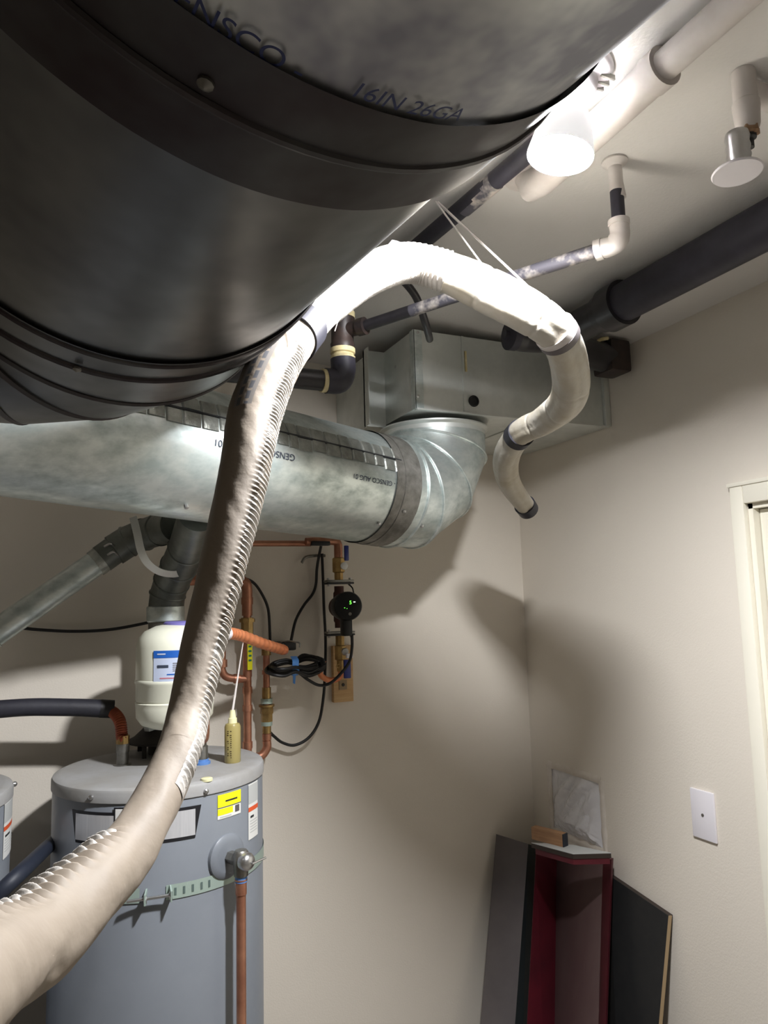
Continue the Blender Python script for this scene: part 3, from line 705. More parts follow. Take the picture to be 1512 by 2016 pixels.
# yellow energy sticker
a0, z0 = az_of(H1, 428, 1563); a1, z1 = az_of(H1, 473, 1556); _, zb2 = az_of(H1, 450, 1608)
zc_ = (z0+z1)/2
ys = patch(h1, H1, a0, a1, zb2, zc_, 'sticker_white', 'energy_sticker', .0012)
hh = zc_-zb2
patch(ys, H1, a0, a1, zc_-hh*.52, zc_, 'sticker_yellow', 'yellow_field', .0016)
patch(ys, H1, a0, a0+(a1-a0)*.62, zc_-hh*.84, zc_-hh*.58, 'sticker_yellow', 'yellow_field', .0016)
patch(ys, H1, a0+(a1-a0)*.72, a0+(a1-a0)*.92, zc_-hh*.88, zc_-hh*.60, 'panel_grey', 'grey_square', .0016)
patch(ys, H1, a0, a1, zc_-hh*.555, zc_-hh*.53, 'black_paint', 'black_rule', .0018)
patch(ys, H1, a0+(a1-a0)*.3, a0+(a1-a0)*.82, zc_-hh*.34, zc_-hh*.27, 'black_line', 'print_line', .0018)
patch(ys, H1, a0+(a1-a0)*.08, a0+(a1-a0)*.55, zc_-hh*.95, zc_-hh*.9, 'sticker_grey', 'print_line', .0018)
# white warning labels at the right edge
def warn(parent, c, x0, x1, yt, yb_, ):
    a0, z0 = az_of(c, x0, yt); a1 = az_of(c, x1, yt)[0]; zb3 = az_of(c, x0, yb_)[1]
    s_ = patch(parent, c, a0, a1, zb3, z0, 'sticker_white', 'warning_label', .0012); h_ = z0-zb3
    patch(s_, c, a0, a1, z0-h_*.50, z0-h_*.42, 'sticker_orange', 'orange_band', .0016)
    patch(s_, c, a0, a1, z0-h_*.02, z0-h_*.36, 'sticker_grey', 'print_block', .0016)
    patch(s_, c, a0+2, a0+(a1-a0)*.5, z0-h_*.62, z0-h_*.58, 'black_line', 'print_line', .0018)
    for k in range(5): patch(s_, c, a0+1.5, a1-1.5, z0-h_*(.68+.05*k), z0-h_*(.665+.05*k), 'sticker_grey', 'print_line', .0018)
warn(h1, H1, 488, 506, 1545, 1655)
warn(h2, H2, 8, 28, 1583, 1690)
# screws on the rims
for c, h_, L_ in ((H1, h1, ((182, 1569), (404, 1557))), (H2, h2, ((33, 1543),))):
    for x, y in L_:
        a, z = az_of(c, x, y); p = on_tank(*c, a, z, .004); d = V((p.x-c[0], p.y-c[1], 0)).normalized()
        MB().lathe(p, d, [(-.002, .0055), (.003, .005), (.005, .0025), (.0055, 0)], 10).build('screw', h_, 'chrome')
# relief valve and discharge pipe
av, zv = az_of(H1, 455, 1682); pv = on_tank(*H1, av-3, zv, 0); dv = V((pv.x-H1[0], pv.y-H1[1], 0)).normalized()
MB().lathe(pv, dv, [(-.006, .046), (.003, .045), (.007, .040), (.009, .03)], 36).build('valve_escutcheon', h1, 'tank_grey')
vb = pv+dv*.045
rv = thing('relief_valve', 'brass relief valve on the heater side with copper discharge pipe running down', 'valve', (vb.x, vb.y, vb.z-.06))
m = MB(); m.cyl(pv+dv*.010, pv+dv*.05, .013, n=6); m.lathe(vb-V((0, 0, .03)), (0, 0, 1), [(0, .0145), (.02, .0155), (.045, .0155), (.05, .012)], 24); m.build('body', rv, 'steel')
sdv = V((-dv.y, dv.x, 0)); sdv = sdv if sdv.x > 0 else -sdv
m = MB(); m.lathe(vb+dv*.008, dv, [(0, .017), (.012, .018), (.018, .015), (.022, .010), (.024, 0)], 24); m.build('cap', rv, 'chrome')
m = MB(); m.tube([vb+dv*.024, vb+dv*.036, vb+dv*.036+sdv*.035+V((0, 0, .002))], .0022, 8); m.build('test_lever', rv, 'chrome')
MB().lathe(vb-V((0, 0, .042)), (0, 0, 1), [(0, .0125), (.012, .0125)], 20).build('blue_ring', rv, 'blue_plastic')
MB().tube([vb-V((0, 0, .038)), V((vb.x, vb.y, .15))], .0098, 24).build('discharge_pipe', rv, 'copper')
MB().lathe(vb-V((0, 0, .066)), (0, 0, 1), [(0, .0115), (.026, .0115), (.027, .013), (.03, .013)], 20).build('pipe_coupling', rv, 'copper')
# seismic strap with turnbuckle bolt
a0, z0 = az_of(H1, 335, 1752); a1, z1 = az_of(H1, 425, 1738); _, zs0 = az_of(H1, 300, 1757)
ss = thing('seismic_strap', 'pale galvanized perforated strap bolted round the grey water heater', 'strap', (H1[0], H1[1]-HR, z0))
zs = (z0+z1)/2
patch(ss, H1, a0-2, 90, zs-.014, zs+.014, 'strap_green', 'strap_band', .002, n=30)
patch(ss, H1, -88, az_of(H1, 300, 1757)[0]-6, zs-.014, zs+.014, 'strap_green', 'strap_band', .002, n=30)
for x in (345, 362, 379, 396, 411):
    a = az_of(H1, x, 1745)[0]; patch(ss, H1, a-.55, a+.55, zs-.007, zs+.007, 'slot', 'slot', .0028, n=2)
aB0, _ = az_of(H1, 255, 1757); aB1, _ = az_of(H1, 335, 1750)
pB0, pB1 = on_tank(*H1, aB0, zs-.004, .018), on_tank(*H1, aB1, zs, .018)
m = MB(); m.cyl(pB0, pB1, .0032, n=12); m.build('bolt', ss, 'chrome')
for p, hh_ in ((pB0.lerp(pB1, .42), .012), (pB1, .014)):
    d = V((p.x-H1[0], p.y-H1[1], 0)).normalized(); m = MB(); m.cyl(p-(pB1-pB0).normalized()*.003, p+(pB1-pB0).normalized()*.003, .0075, n=6); m.build('nut', ss, 'chrome')
    m = MB(); q = p-d*.016; w_ = (pB1-pB0).normalized()*.0015
    m.hexa([q-w_-V((0, 0, .014)), q-w_+V((0, 0, .014)), q-w_+V((0, 0, .010))+d*.026, q-w_-V((0, 0, .010))+d*.026], w_*2); m.build('lug', ss, 'strap_green')
# top fittings
zl = ztop+.0005
m = MB(); c_ = at(407, 1535, Z=zl); m.lathe((c_.x, c_.y, zl-.002), (0, 0, 1), [(0, .012), (.005, .012), (.006, .010), (.0062, 0)], 20)
tag(m.build('lid_plug', None, 'bottle_top'), 'small round cream plug lying on the grey heater lid', 'plug')
# bottle
bo = at(458, 1500, Z=zl); bt = thing('bottle', 'small amber plastic bottle with long thin spout on the heater lid', 'bottle', (bo.x, bo.y, ztop-.001))
hb = at(458, 1424, Y=bo.y).z-ztop
MB().lathe((bo.x, bo.y, ztop-.001), (0, 0, 1), [(0, .0165), (.003, .0185), (hb-.006, .0185), (hb, .016), (hb+.002, .011)], 28).build('body', bt, 'bottle')
MB().lathe((bo.x, bo.y, ztop+hb), (0, 0, 1), [(0, .0105), (.012, .010), (.013, .008), (.030, .0055)], 20).build('cap', bt, 'bottle_top')
tp = at(479, 1262, Y=bo.y+.02)
MB().tube([(bo.x, bo.y, ztop+hb+.028), tp], [.0028, .0012], 8).build('spout', bt, 'string')
def bfn(x, y, l):
    a = -x/.0185+.25; return V((bo.x-.0188*math.sin(a)-.0004*math.sin(a), bo.y-.0190*math.cos(a), ztop+hb*.5+y))
mb = MB(); mb.m('bottle_print'); rng = random.Random(2)
for k in range(15):
    z_ = .008+(hb-.02)*k/15
    for a0 in (.25, .62):
        if rng.random() < .8:
            w2 = rng.uniform(.12, .26); pts_ = []
            for (aa, zz_) in ((a0, z_), (a0+w2, z_), (a0+w2, z_+.0022), (a0, z_+.0022)): pts_.append(mb.bm.verts.new((bo.x-.0188*math.sin(aa+.1), bo.y-.0188*math.cos(aa+.1), ztop+z_+(zz_-z_))))
            mb.face(pts_)
mb.build('printing', bt)
# hot outlet: copper flex to the black insulated line
fo = at(241, 1505, Z=zl)
fl = thing('copper_connector', 'corrugated copper connector rising from heater lid to black insulated pipe at left', 'pipe', (fo.x, fo.y, ztop))
MB().lathe((fo.x, fo.y, ztop-.002), (0, 0, 1), [(0, .02), (.004, .02), (.005, .0135), (.03, .0135), (.032, .015), (.05, .015)], 20).build('nipple', fl, 'steel')
MB().lathe((fo.x, fo.y, ztop+.048), (0, 0, 1), [(0, .0155), (.018, .015), (.02, .011)], 8).build('nut', fl, 'brass')
y_ = fo.y
pt = catmull([(fo.x, y_, ztop+.064)]+[tuple(at(a, b, Y=y_+dy)) for a, b, dy in ((240, 1450, 0), (236, 1420, .02), (222, 1402, .06), (200, 1396, .08))], 16)
MB().tube(pt, [.0125+.0015*(i % 2) for i in range(len(pt))], 18).build('corrugated_tube', fl, 'copper_dull')
pi_ = [tuple(at(a, b, Y=y_+.07)) for a, b in ((222, 1396), (150, 1393), (70, 1392), (0, 1396), (-120, 1408))]
rI = rad(34, pi_[1])
il = thing('insulated_pipe', 'thick black foam insulated pipe running left from copper connector', 'pipe', V(pi_[1])-V((0, 0, .02)))
MB().tube(catmull(pi_, 10), rI, 24, fn=lambda i, s, t, d, P: 1+.06*noise.noise(V((s*12, t, 0)))).build('foam_insulation', il, 'insul')
MB().tube([V(pi_[0]).lerp(V(pi_[1]), -.02), V(pi_[0]).lerp(V(pi_[1]), .35)], rI*1.05, 24).build('tape_wrap', il, 'rubber')
# navy hose between the heaters
hs = catmull([tuple(at(-90, 1815, Y=1.56)), tuple(at(-30, 1782, Y=1.55)), tuple(at(30, 1728, Y=1.56)), tuple(at(70, 1690, Y=1.66)), tuple(at(110, 1652, Y=1.85)), tuple(at(165, 1600, Y=2.07))], 8)
tag(MB().tube(hs, .0145, 14).build('rubber_hose', None, 'navy'), 'dark navy hose slanting up behind the grey water heater from lower left', 'hose')
# cold inlet + bright orange flex
ci = at(398, 1503, Z=zl)
cf = thing('copper_connector', 'bright orange corrugated copper connector poking out right of the white hose', 'pipe', (ci.x, ci.y, ztop))
MB().lathe((ci.x, ci.y, ztop-.001), (0, 0, 1), [(0, .019), (.006, .019), (.007, .0145), (.012, .0145)], 20).build('blue_collar', cf, 'blue_plastic')
MB().lathe((ci.x, ci.y, ztop+.01), (0, 0, 1), [(0, .013), (.03, .013), (.031, .010), (.05, .010)], 20).build('nipple', cf, 'steel')
pf = [(ci.x, ci.y, ztop+.05), tuple(at(404, 1440, Y=ci.y-.04)), tuple(at(400, 1340, Y=1.66)), tuple(at(410, 1272, Y=1.665)), tuple(at(440, 1249, Y=1.70)), tuple(at(470, 1250, Y=1.76)), tuple(at(520, 1268, Y=ci.y+.06)), tuple(at(560, 1280, Y=ci.y+.14))]
pt = catmull(pf, 22)
MB().tube(pt[:70], .0098, 18).build('lower_tube', cf, 'copper')
rc = .0125
MB().tube(pt[69:], [rc+.0013*(1 if (i//2) % 2 else 0) for i in range(len(pt)-69)], 20).build('corrugated_tube', cf, 'copper_bright')
q = pt[92]
MB().tube([pt[i][:3] for i in range(80, 94)], rc+.003, 20).build('white_sleeve', cf, 'plate_white')
# draft hood and vent
vp = at(322, 1500, Z=zl); VX, VY = at(322, 1300, Y=1.965).x, 1.965
vt = thing('vent_pipe', 'galvanized vent pipe rising from the heater behind the cream tank up to the duct', 'vent pipe', (VX, VY, ztop))
m = MB(); m.lathe((VX, VY, ztop+.03), (0, 0, 1), [(0, .085), (.004, .086), (.012, .07), (.03, .05), (.04, .042)], 40)
for k in range(4): 
    a = PI/4+k*PI/2; m.box((VX+.07*math.cos(a)-.005, VY+.07*math.sin(a)-.004, ztop), (VX+.07*math.cos(a)+.005, VY+.07*math.sin(a)+.004, ztop+.034))
m.cyl((VX, VY, ztop), (VX, VY, ztop+.025), .035, n=24); m.build('draft_hood', vt, 'soot')
vq = [V((VX, VY, ztop+.065)), at(326, 1224, Y=VY)]
m = MB(); m.lathe(vq[0], (0, 0, 1), [(0, .0385), (vq[1].z-vq[0].z, .0385)], 32); m.build('lower_pipe', vt, 'steel')
m = MB(); c0 = vq[0]+V((-.0, -.0, 0)); m.tube(catmull([c0+V((-.03, -.03, 0)), c0+V((-.034, -.032, .02)), c0+V((-.030, -.03, .04))], 6), .018, 14, fn=lambda i, s, t, d, P: 1+.12*noise.noise(V((s*90, t*2, 0)))); m.build('taped_fitting', vt, 'foil_tape')
zq = at(326, 1195, Y=VY).z
m = MB(); m.lathe((VX+.004, VY, vq[1].z), (0, 0, 1), [(0, .044), (.003, .047), (zq-vq[1].z, .047), (zq-vq[1].z+.002, .0445)], 36); m.build('galvanized_collar', vt, 'galv')
pe = [V((VX+.004, VY, zq-.01)), at(330, 1170, Y=VY-.005), at(338, 1145, Y=VY-.03), at(352, 1115, Y=VY-.08), at(368, 1080, Y=VY-.15), at(385, 1030, Y=VY-.27), at(390, 1012, Y=VY-.31)]
m = MB(); m.tube(pe, .044, 32); ve = m.build('adjustable_elbow', vt, 'vent_metal')
for i in (1, 2, 3, 4): MB().torus(pe[i], (pe[i]-pe[i-1])+(pe[i+1]-pe[i]), .044, .003, 32).build('seam_bead', ve, 'vent_metal')
# long slanting vent
sY = 1.98
sv = thing('vent_pipe', 'slanting small galvanized vent pipe climbing the back wall at far left to the duct', 'vent pipe', at(100, 1165, Y=sY))
A_, B_ = at(-70, 1288, Y=sY), at(205, 1098, Y=sY)
MB().tube([A_, B_], .0315, 32).build('pipe', sv, 'galv')
MB().tube([at(200, 1101, Y=sY), at(232, 1078, Y=sY)], .036, 32).build('coupling', sv, 'vent_metal')
pe = [at(224, 1084, Y=sY), at(252, 1066, Y=sY), at(285, 1052, Y=sY-.03), at(315, 1042, Y=sY-.09), at(345, 1034, Y=sY-.16)]
MB().tube(pe, .040, 32).build('adjustable_elbow', sv, 'vent_metal')
for i in (1, 2, 3): MB().torus(pe[i], pe[i+1]-pe[i-1], .040, .003, 32).build('seam_bead', sv, 'vent_metal')
for q0, q1 in ((.08, .19), (.93, 1.02)):
    MB().tube([A_.lerp(B_, q0+(q1-q0)*i/5) for i in range(6)], .0345, 28, fn=lambda i, s, t, d, P: 1+.06*noise.noise(V((s*80, t*3, 0)))).build('foil_wrap', sv, 'foil_tape')
for (x, y) in ((212, 1092), (206, 1076)):
    p = at(x, y, Y=sY-.035); MB().tube(catmull([p, p+V((.012, -.012, .006)), p+V((.024, 0, .0))], 5), .003, 8).build('clamp_screw', sv, 'chrome')
# hanging strap loop
lp = [tuple(at(a, b, Y=y)) for a, b, y in ((262, 1018, 1.74), (270, 1050, 1.72), (278, 1085, 1.72), (292, 1110, 1.74), (318, 1127, 1.78), (350, 1129, 1.84), (375, 1112, 1.88), (388, 1090, 1.90), (392, 1060, 1.90))]
m = MB(); P_ = [V(p) for p in catmull(lp, 8)]; vv = []
for i, p in enumerate(P_):
    wd = V((.0, .004, 0)); a = (P_[min(i+1, len(P_)-1)]-P_[max(i-1, 0)]).normalized(); sd = a.cross(V((.25, 1, .25))).normalized()*.0085; nn = a.cross(sd).normalized()*.0008
    vv.append([p-sd-nn, p+sd-nn, p+sd+nn, p-sd+nn])
m.rings(vv); tag(m.build('hanger_strap', None, 'white_strap'), 'white plastic hanger strap looped round the vent pipes under the duct', 'strap')
# thin black cable on the back wall, left
tag(MB().tube(catmull([tuple(at(a, b, Y=2.09)) for a, b in ((40, 1236), (80, 1240), (150, 1243), (220, 1239), (290, 1226), (318, 1218))], 8), .0042, 10).build('cable', None, 'rubber'),
    'thin black cable sagging across the back wall between the two vent pipes', 'cable')
# expansion tank
tc = at(345, 1330, Y=1.80); TXc, TYc, TR = tc.x, tc.y, rad(150, tc)
et = thing('expansion_tank', 'cream expansion tank with blue label half hidden behind the white hose', 'tank', (TXc, TYc, at(345, 1435, Y=TYc).z))
z_ = lambda py: at(345, py, Y=TYc).z
zA, zB = z_(1434), z_(1228)
prof = [(0, .012), (.004, TR*.55), (.014, TR*.84), (.03, TR*.97)]
H_ = zB-zA; s1, s2, s3 = z_(1376)-zA, z_(1340)-zA, H_
prof += [(s1-.012, TR*.985), (s1-.006, TR*.99), (s1-.003, TR*1.0), (s1, TR*.965), (s1+.003, TR*.985), (s2-.004, TR*.985), (s2, TR*1.015), (s2+.006, TR*1.01), (s2+.008, TR*.99),
         (H_-.05, TR*.99), (H_-.03, TR*.93), (H_-.015, TR*.78), (H_-.004, TR*.5), (H_, .02)]
MB().lathe((TXc, TYc, zA), (0, 0, 1), prof, 56).build('shell', et, 'cream_tank')
MB().lathe((TXc+.012, TYc, zB-.008), (0, 0, 1), [(0, .04), (.010, .04), (.014, .034)], 28).build('purple_cap', et, 'purple')
MB().lathe((TXc, TYc, ztop+.0), (0, 0, 1), [(0, .016), (zA-ztop+.004, .016)], 20).build('nipple', et, 'steel')
def tpatch(az0, az1, z0, z1, m_, name, parent=et, lift=.0012):
    mb = MB(); mb.m(m_); a_, b_ = [], []
    for i in range(9):
        a = math.radians(az0+(az1-az0)*i/8); r_ = TR*.99+lift
        a_.append(mb.bm.verts.new((TXc+math.sin(a)*r_, TYc-math.cos(a)*r_, z0))); b_.append(mb.bm.verts.new((TXc+math.sin(a)*r_, TYc-math.cos(a)*r_, z1)))
    for i in range(8): mb.face([a_[i], a_[i+1], b_[i+1], b_[i]], True)
    return mb.build(name, parent, autosmooth=False)
lbz0, lbz1 = z_(1334), z_(1277)
lb_ = tpatch(-40, 42, lbz0, lbz1, 'label_pale', 'label')
tpatch(-40, 42, lbz1-.015, lbz1+.001, 'label_blue', 'blue_band', lb_, .0018)
tpatch(-30, 30, lbz0+.006, lbz0+.0085, 'label_red', 'print_line', lb_, .0018); tpatch(-20, 34, lbz0+.014, lbz0+.0165, 'label_blue', 'print_line', lb_, .0018)
for k in range(5): tpatch(-12, 36-(k*7) % 11, lbz0+.022+k*.0042, lbz0+.0235+k*.0042, 'panel_grey', 'print_line', lb_, .0018)
tpatch(-34, -18, lbz0+.03, lbz0+.036, 'ink', 'print_line', lb_, .0018)
tpatch(-34, -22, lbz1-.008, lbz1-.005, 'label_pale', 'print_line', lb_, .0024); tpatch(4, 14, lbz1-.010, lbz1-.006, 'label_pale', 'print_line', lb_, .0024)

# ================================================================== copper piping on the back wall
W = 2.055
def wp(x, y, Y=W): return at(x, y, Y=Y)
cr = thing('copper_riser', 'tall copper riser with yellow tag beside the heater, bent at the foot', 'pipe', wp(487, 1488))
xa, xb = wp(487, 1330).x, wp(525, 1400).x
zf = lambda py, x=487: wp(x, py).z
def vcyl(name, x, p0, p1, r, m_, parent, n=20, Y=W): return MB().cyl((x, Y, at(487, p0, Y=Y).z), (x, Y, at(487, p1, Y=Y).z), r, n=n).build(name, parent, m_)
vcyl('riser_pipe', xa, 1475, 1150, .0112, 'copper', cr)
for a, b, r, m_, nm in ((1473, 1460, .0135, 'copper', 'coupling'), (1400, 1388, .0135, 'copper', 'coupling'), (1365, 1352, .0135, 'copper', 'coupling'), (1332, 1262, .0125, 'copper', 'tee_body'),
                    (1262, 1216, .0175, 'brass', 'valve_body'), (1225, 1218, .0225, 'brass', 'valve_flange'), (1212, 1180, .0145, 'copper', 'adapter'), (1190, 1176, .0165, 'copper', 'coupling')):
    vcyl(nm, xa, a, b, r, m_, cr, n=(8 if 'valve' in nm else 20))
MB().tube(catmull([(xa, W, zf(1180)), (xa, W, zf(1160)), (xa-.008, W, zf(1146)), (xa-.05, W+.005, zf(1140)), (xa-.16, W+.01, zf(1141))], 6), .0145, 18).build('top_elbow', cr, 'copper')
m = MB(); m.hexa([(xa-.004, W-.019, zf(1255)), (xa+.010, W-.017, zf(1255)), (xa+.010, W-.017, zf(1318)), (xa-.004, W-.019, zf(1318))], (0, .002, 0)); yt = m.build('yellow_tag', cr, 'sticker_yellow')
m = MB()
for k in range(5): m.box((xa-.001, W-.0202, zf(1265+k*9)), (xa+.007, W-.0188, zf(1261.5+k*9)))
m.build('tag_print', yt, 'logo_green')
MB().tube(catmull([(xa, W, zf(1470)), (xa, W, zf(1482)), (xa+.010, W, zf(1491)), ((xa+xb)/2, W, zf(1493)), (xb-.012, W, zf(1489)), (xb, W, zf(1476)), (xb, W, zf(1462))], 6), .012, 18).build('return_bend', cr, 'copper')
vcyl('second_riser', xb, 1462, 1275, .0095, 'copper', cr)
for a, b, r, m_, nm in ((1460, 1448, .0125, 'copper', 'coupling'), (1447, 1432, .012, 'brass', 'fitting'), (1432, 1424, .0155, 'strap_green', 'corroded_ring'), (1424, 1408, .0165, 'brass', 'union_nut'), (1408, 1394, .0185, 'brass', 'union_nut'), (1394, 1390, .022, 'brass', 'union_flange'),
                    (1388, 1378, .0165, 'strap_green', 'corroded_ring'), (1378, 1356, .0125, 'brass', 'fitting'), (1330, 1322, .0125, 'copper', 'coupling'), (1292, 1278, .0135, 'brass', 'fitting')):
    vcyl(nm, xb, a, b, r, m_, cr, n=(6 if 'nut' in nm else 20))
# side branch at left of the riser
MB().tube(catmull([tuple(wp(438, 1240)), tuple(wp(437, 1300)), tuple(wp(438, 1322)), tuple(wp(450, 1334)), tuple(wp(487, 1337))], 6), .0105, 18).build('side_branch', cr, 'copper')
m = MB(); p = wp(438, 1306); m.cyl(p-V((0, 0, .01)), p+V((0, 0, .01)), .013); p = wp(466, 1336); m.cyl(p-V((.008, 0, 0)), p+V((.008, 0, 0)), .013); m.build('branch_coupling', cr, 'copper')
# bracket hook above the coil
tag(MB().tube(catmull([tuple(wp(545, 1268, 2.07)), tuple(wp(565, 1262, 2.03)), tuple(wp(582, 1264, 2.0)), tuple(wp(590, 1266, 1.99)), tuple(wp(590, 1274, 1.985))], 5), .0022, 8).build('wire_hook', None, 'chrome'),
    'small bent wire hook sticking out above the coiled black cord', 'hook')
m = MB(); p = wp(560, 1272, 2.06); m.box(p-V((.045, .02, .012)), p+V((.03, .045, .012)), bev=.006)
tag(m.build('power_adapter', None, 'rubber'), 'black plug adapter on back wall just above the coiled cord', 'adapter')
# horizontal copper line under the duct
tag(MB().tube([tuple(wp(430, 1070)), tuple(wp(612, 1070))], .0085, 16).build('copper_pipe', None, 'copper'), 'thin horizontal copper pipe running just under the galvanized duct', 'pipe')
# pump column
wb = thing('wood_block', 'pale wood backing block screwed to back wall behind the pump piping', 'wood block', wp(673, 1383, YB))
b0, b1 = wp(656, 1383, YB-.012), wp(692, 1270, YB-.012)
MB().box((b0.x, YB-.02, b0.z), (b1.x, YB, b1.z), bev=.001).build('board', wb, 'wood')
m = MB(); p = wp(675, 1348, YB-.02); m.box(p-V((.012, .003, .014)), p+V((.012, .001, .014))); wb2 = m.build('pipe_clip', wb, 'tan_edge'); MB().lathe(p-V((0, .003, 0)), (0, -1, 0), [(0, .005), (.003, .004), (.003, 0)], 10).build('screw', wb2, 'rubber')
wb3 = wp(620, 1100, YB)
PY = 2.035; pc = at(668, 1195, Y=PY).x
pz = lambda py: at(668, py, Y=PY).z
pu = thing('circulator_pump', 'black round faced circulator pump with green display on copper and brass piping', 'pump', (pc, PY, pz(1250)))
MB().lathe((pc, PY, pz(1236)), (0, 0, 1), [(0, .014), (.015, .014), (.02, .017), (pz(1154)-pz(1236)-.02, .017), (pz(1154)-pz(1236)-.015, .014), (pz(1154)-pz(1236), .014)], 20).build('flow_body', pu, 'pump_red')
for py in (1146, 1247):
    for dz, nm in ((.0035, 'flange'), (-.0035, 'flange')):
        m = MB(); zc0 = pz(py)+dz; m.box((pc-.042, PY-.016, zc0-.0028), (pc+.042, PY+.016, zc0+.0028), bev=.0015); m.build(nm, pu, 'steel' if dz > 0 else 'rubber')
    for sx_ in (-1, 1):
        m = MB(); m.cyl((pc+sx_*.034, PY-.004, pz(py)-.012), (pc+sx_*.034, PY-.004, pz(py)+.012), .0045, n=6); m.build('flange_bolt', pu, 'chrome')
fcn = at(686, 1193, Y=1.925)
MB().lathe((pc, PY, pz(1195)), (0, -1, 0), [(-.01, .030), (.012, .034), (.03, .036)], 36).build('volute', pu, 'pump_red')
ad = (fcn-V((pc, PY-.025, pz(1195)))); al = ad.length
MB().lathe((pc, PY-.025, pz(1195)), ad, [(0, .034), (.02, .039), (al-.006, .0405), (al-.001, .038), (al, .034), (al, 0)], 44).build('motor_housing', pu, 'pump_black')
an = ad.normalized(); fu = an.cross(V((0, 0, 1))).normalized(); fu = fu if fu.x > 0 else -fu; fw = fu.cross(an); fw = fw if fw.z > 0 else -fw
def face_text(txt, dx, dz, size, m_):
    text_mesh(txt, size, lambda x, y, l: fcn+fu*(x+dx)+fw*(y+dz)+an*(.0006+l), 'display_lettering', pu, m_)
face_text('5', .006, .009, .014, 'led_green'); face_text('-', .017, .012, .018, 'led_white'); face_text('- .', -.008, -.004, .012, 'led_green')
MB().lathe(fcn+fu*.004-fw*.022, an, [(-.001, .0045), (.001, .0045), (.0012, 0)], 14).build('button', pu, 'steel')
m = MB(); p = fcn-V((0, -.02, .055)); m.box(p-V((.014, .014, .028)), p+V((.014, .014, .02)), bev=.005); m.build('plug_connector', pu, 'pump_black')
MB().tube(catmull([V((pc+.03, PY, pz(1150))), V((pc+.034, PY-.02, pz(1158))), V((pc+.03, PY-.04, pz(1168)))], 5), .002, 8).build('wire', pu, 'rubber')
# upper valve
uv = thing('ball_valve', 'brass ball valve with blue lever above the pump', 'valve', (pc, PY, pz(1146)))
MB().lathe((pc, PY, pz(1142)), (0, 0, 1), [(0, .0135), (pz(1128)-pz(1142), .0135), (pz(1126)-pz(1142), .019), (pz(1100)-pz(1142), .019), (pz(1098)-pz(1142), .0155)], 8).build('body', uv, 'brass')
MB().cyl((pc, PY, pz(1100)), (pc, PY, pz(1072)), .0125, n=20).build('elbow_stub', uv, 'copper')
MB().tube(catmull([(pc, PY, pz(1085)), (pc, PY, pz(1072)), (pc-.012, PY, pz(1066)), (pc-.06, PY, pz(1066)), (pc-.1, PY, pz(1067))], 5), .0115, 16).build('upper_elbow', uv, 'copper')
p = at(678, 1114, Y=PY-.026); MB().lathe(p+V((0, .004, 0)), (0, -1, 0), [(0, .011), (.004, .011), (.006, .008), (.006, 0)], 20).build('white_hub', uv, 'sticker_white')
p0, p1 = at(678, 1104, Y=PY-.032), at(684, 1074, Y=PY-.032); MB().box((p0.x-.0, p0.y-.004, p0.z), (p0.x+.0135, p0.y+.004, p1.z), bev=.003).build('blue_lever', uv, 'handle_blue')
# lower valve
lv = thing('ball_valve', 'chrome and brass ball valve with blue lever below the pump', 'valve', (pc, PY, pz(1330)))
MB().lathe((pc, PY, pz(1322)), (0, 0, 1), [(0, .011), (pz(1300)-pz(1322), .011), (pz(1298)-pz(1322), .0165), (pz(1272)-pz(1322), .0165), (pz(1270)-pz(1322), .0135), (pz(1250)-pz(1322), .0135)], 8).build('body', lv, 'brass')
p = at(680, 1283, Y=PY-.024); MB().lathe(p+V((0, .006, 0)), (-.1, -1, .0), [(-.006, .008), (.004, .011), (.008, .009), (.008, 0)], 16).build('chrome_hub', lv, 'chrome')
p0, p1 = at(677, 1336, Y=PY-.032), at(690, 1298, Y=PY-.032); MB().box((p0.x, p0.y-.004, p0.z), (p1.x, p0.y+.004, p1.z), bev=.003).build('blue_lever', lv, 'handle_blue')
p = at(688, 1291, Y=PY-.036); MB().box(p-V((.010, .004, .0065)), p+V((.010, .004, .0065)), bev=.001).build('white_tag', lv, 'plate_white')
MB().tube(catmull([(pc, PY, pz(1318)), (pc, PY, pz(1330)), (pc-.012, PY, pz(1337)), (pc-.03, PY, pz(1338)), tuple(at(640, 1336, Y=PY)), tuple(at(630, 1325, Y=PY)), tuple(at(637, 1300, Y=PY))], 6), .008, 16).build('copper_bend', lv, 'copper_bright')
m = MB(); m.torus(at(666, 1311, Y=PY-.018), (0, 1, .2), .005, .0018, 16, 6); m.build('ring_screw', lv, 'brass')
# bracket + dark clips top
m = MB(); p0, p1 = at(612, 1074, Y=PY-.01), at(648, 1066, Y=PY-.01); m.box((p0.x, PY-.02, p0.z), (p1.x, PY, p1.z), bev=.002)
tag(m.build('pipe_clamp', None, 'rubber'), 'black clamp on the copper pipe under the duct, left of the upper valve', 'clamp')
tag(MB().tube(catmull([tuple(at(a, b, Y=2.09)) for a, b in ((594, 1108), (602, 1097), (622, 1094), (640, 1094))], 5), .0045, 8).build('wall_clip', None, 'steel'), 'small grey clip on back wall holding the cables left of the upper valve', 'clip')
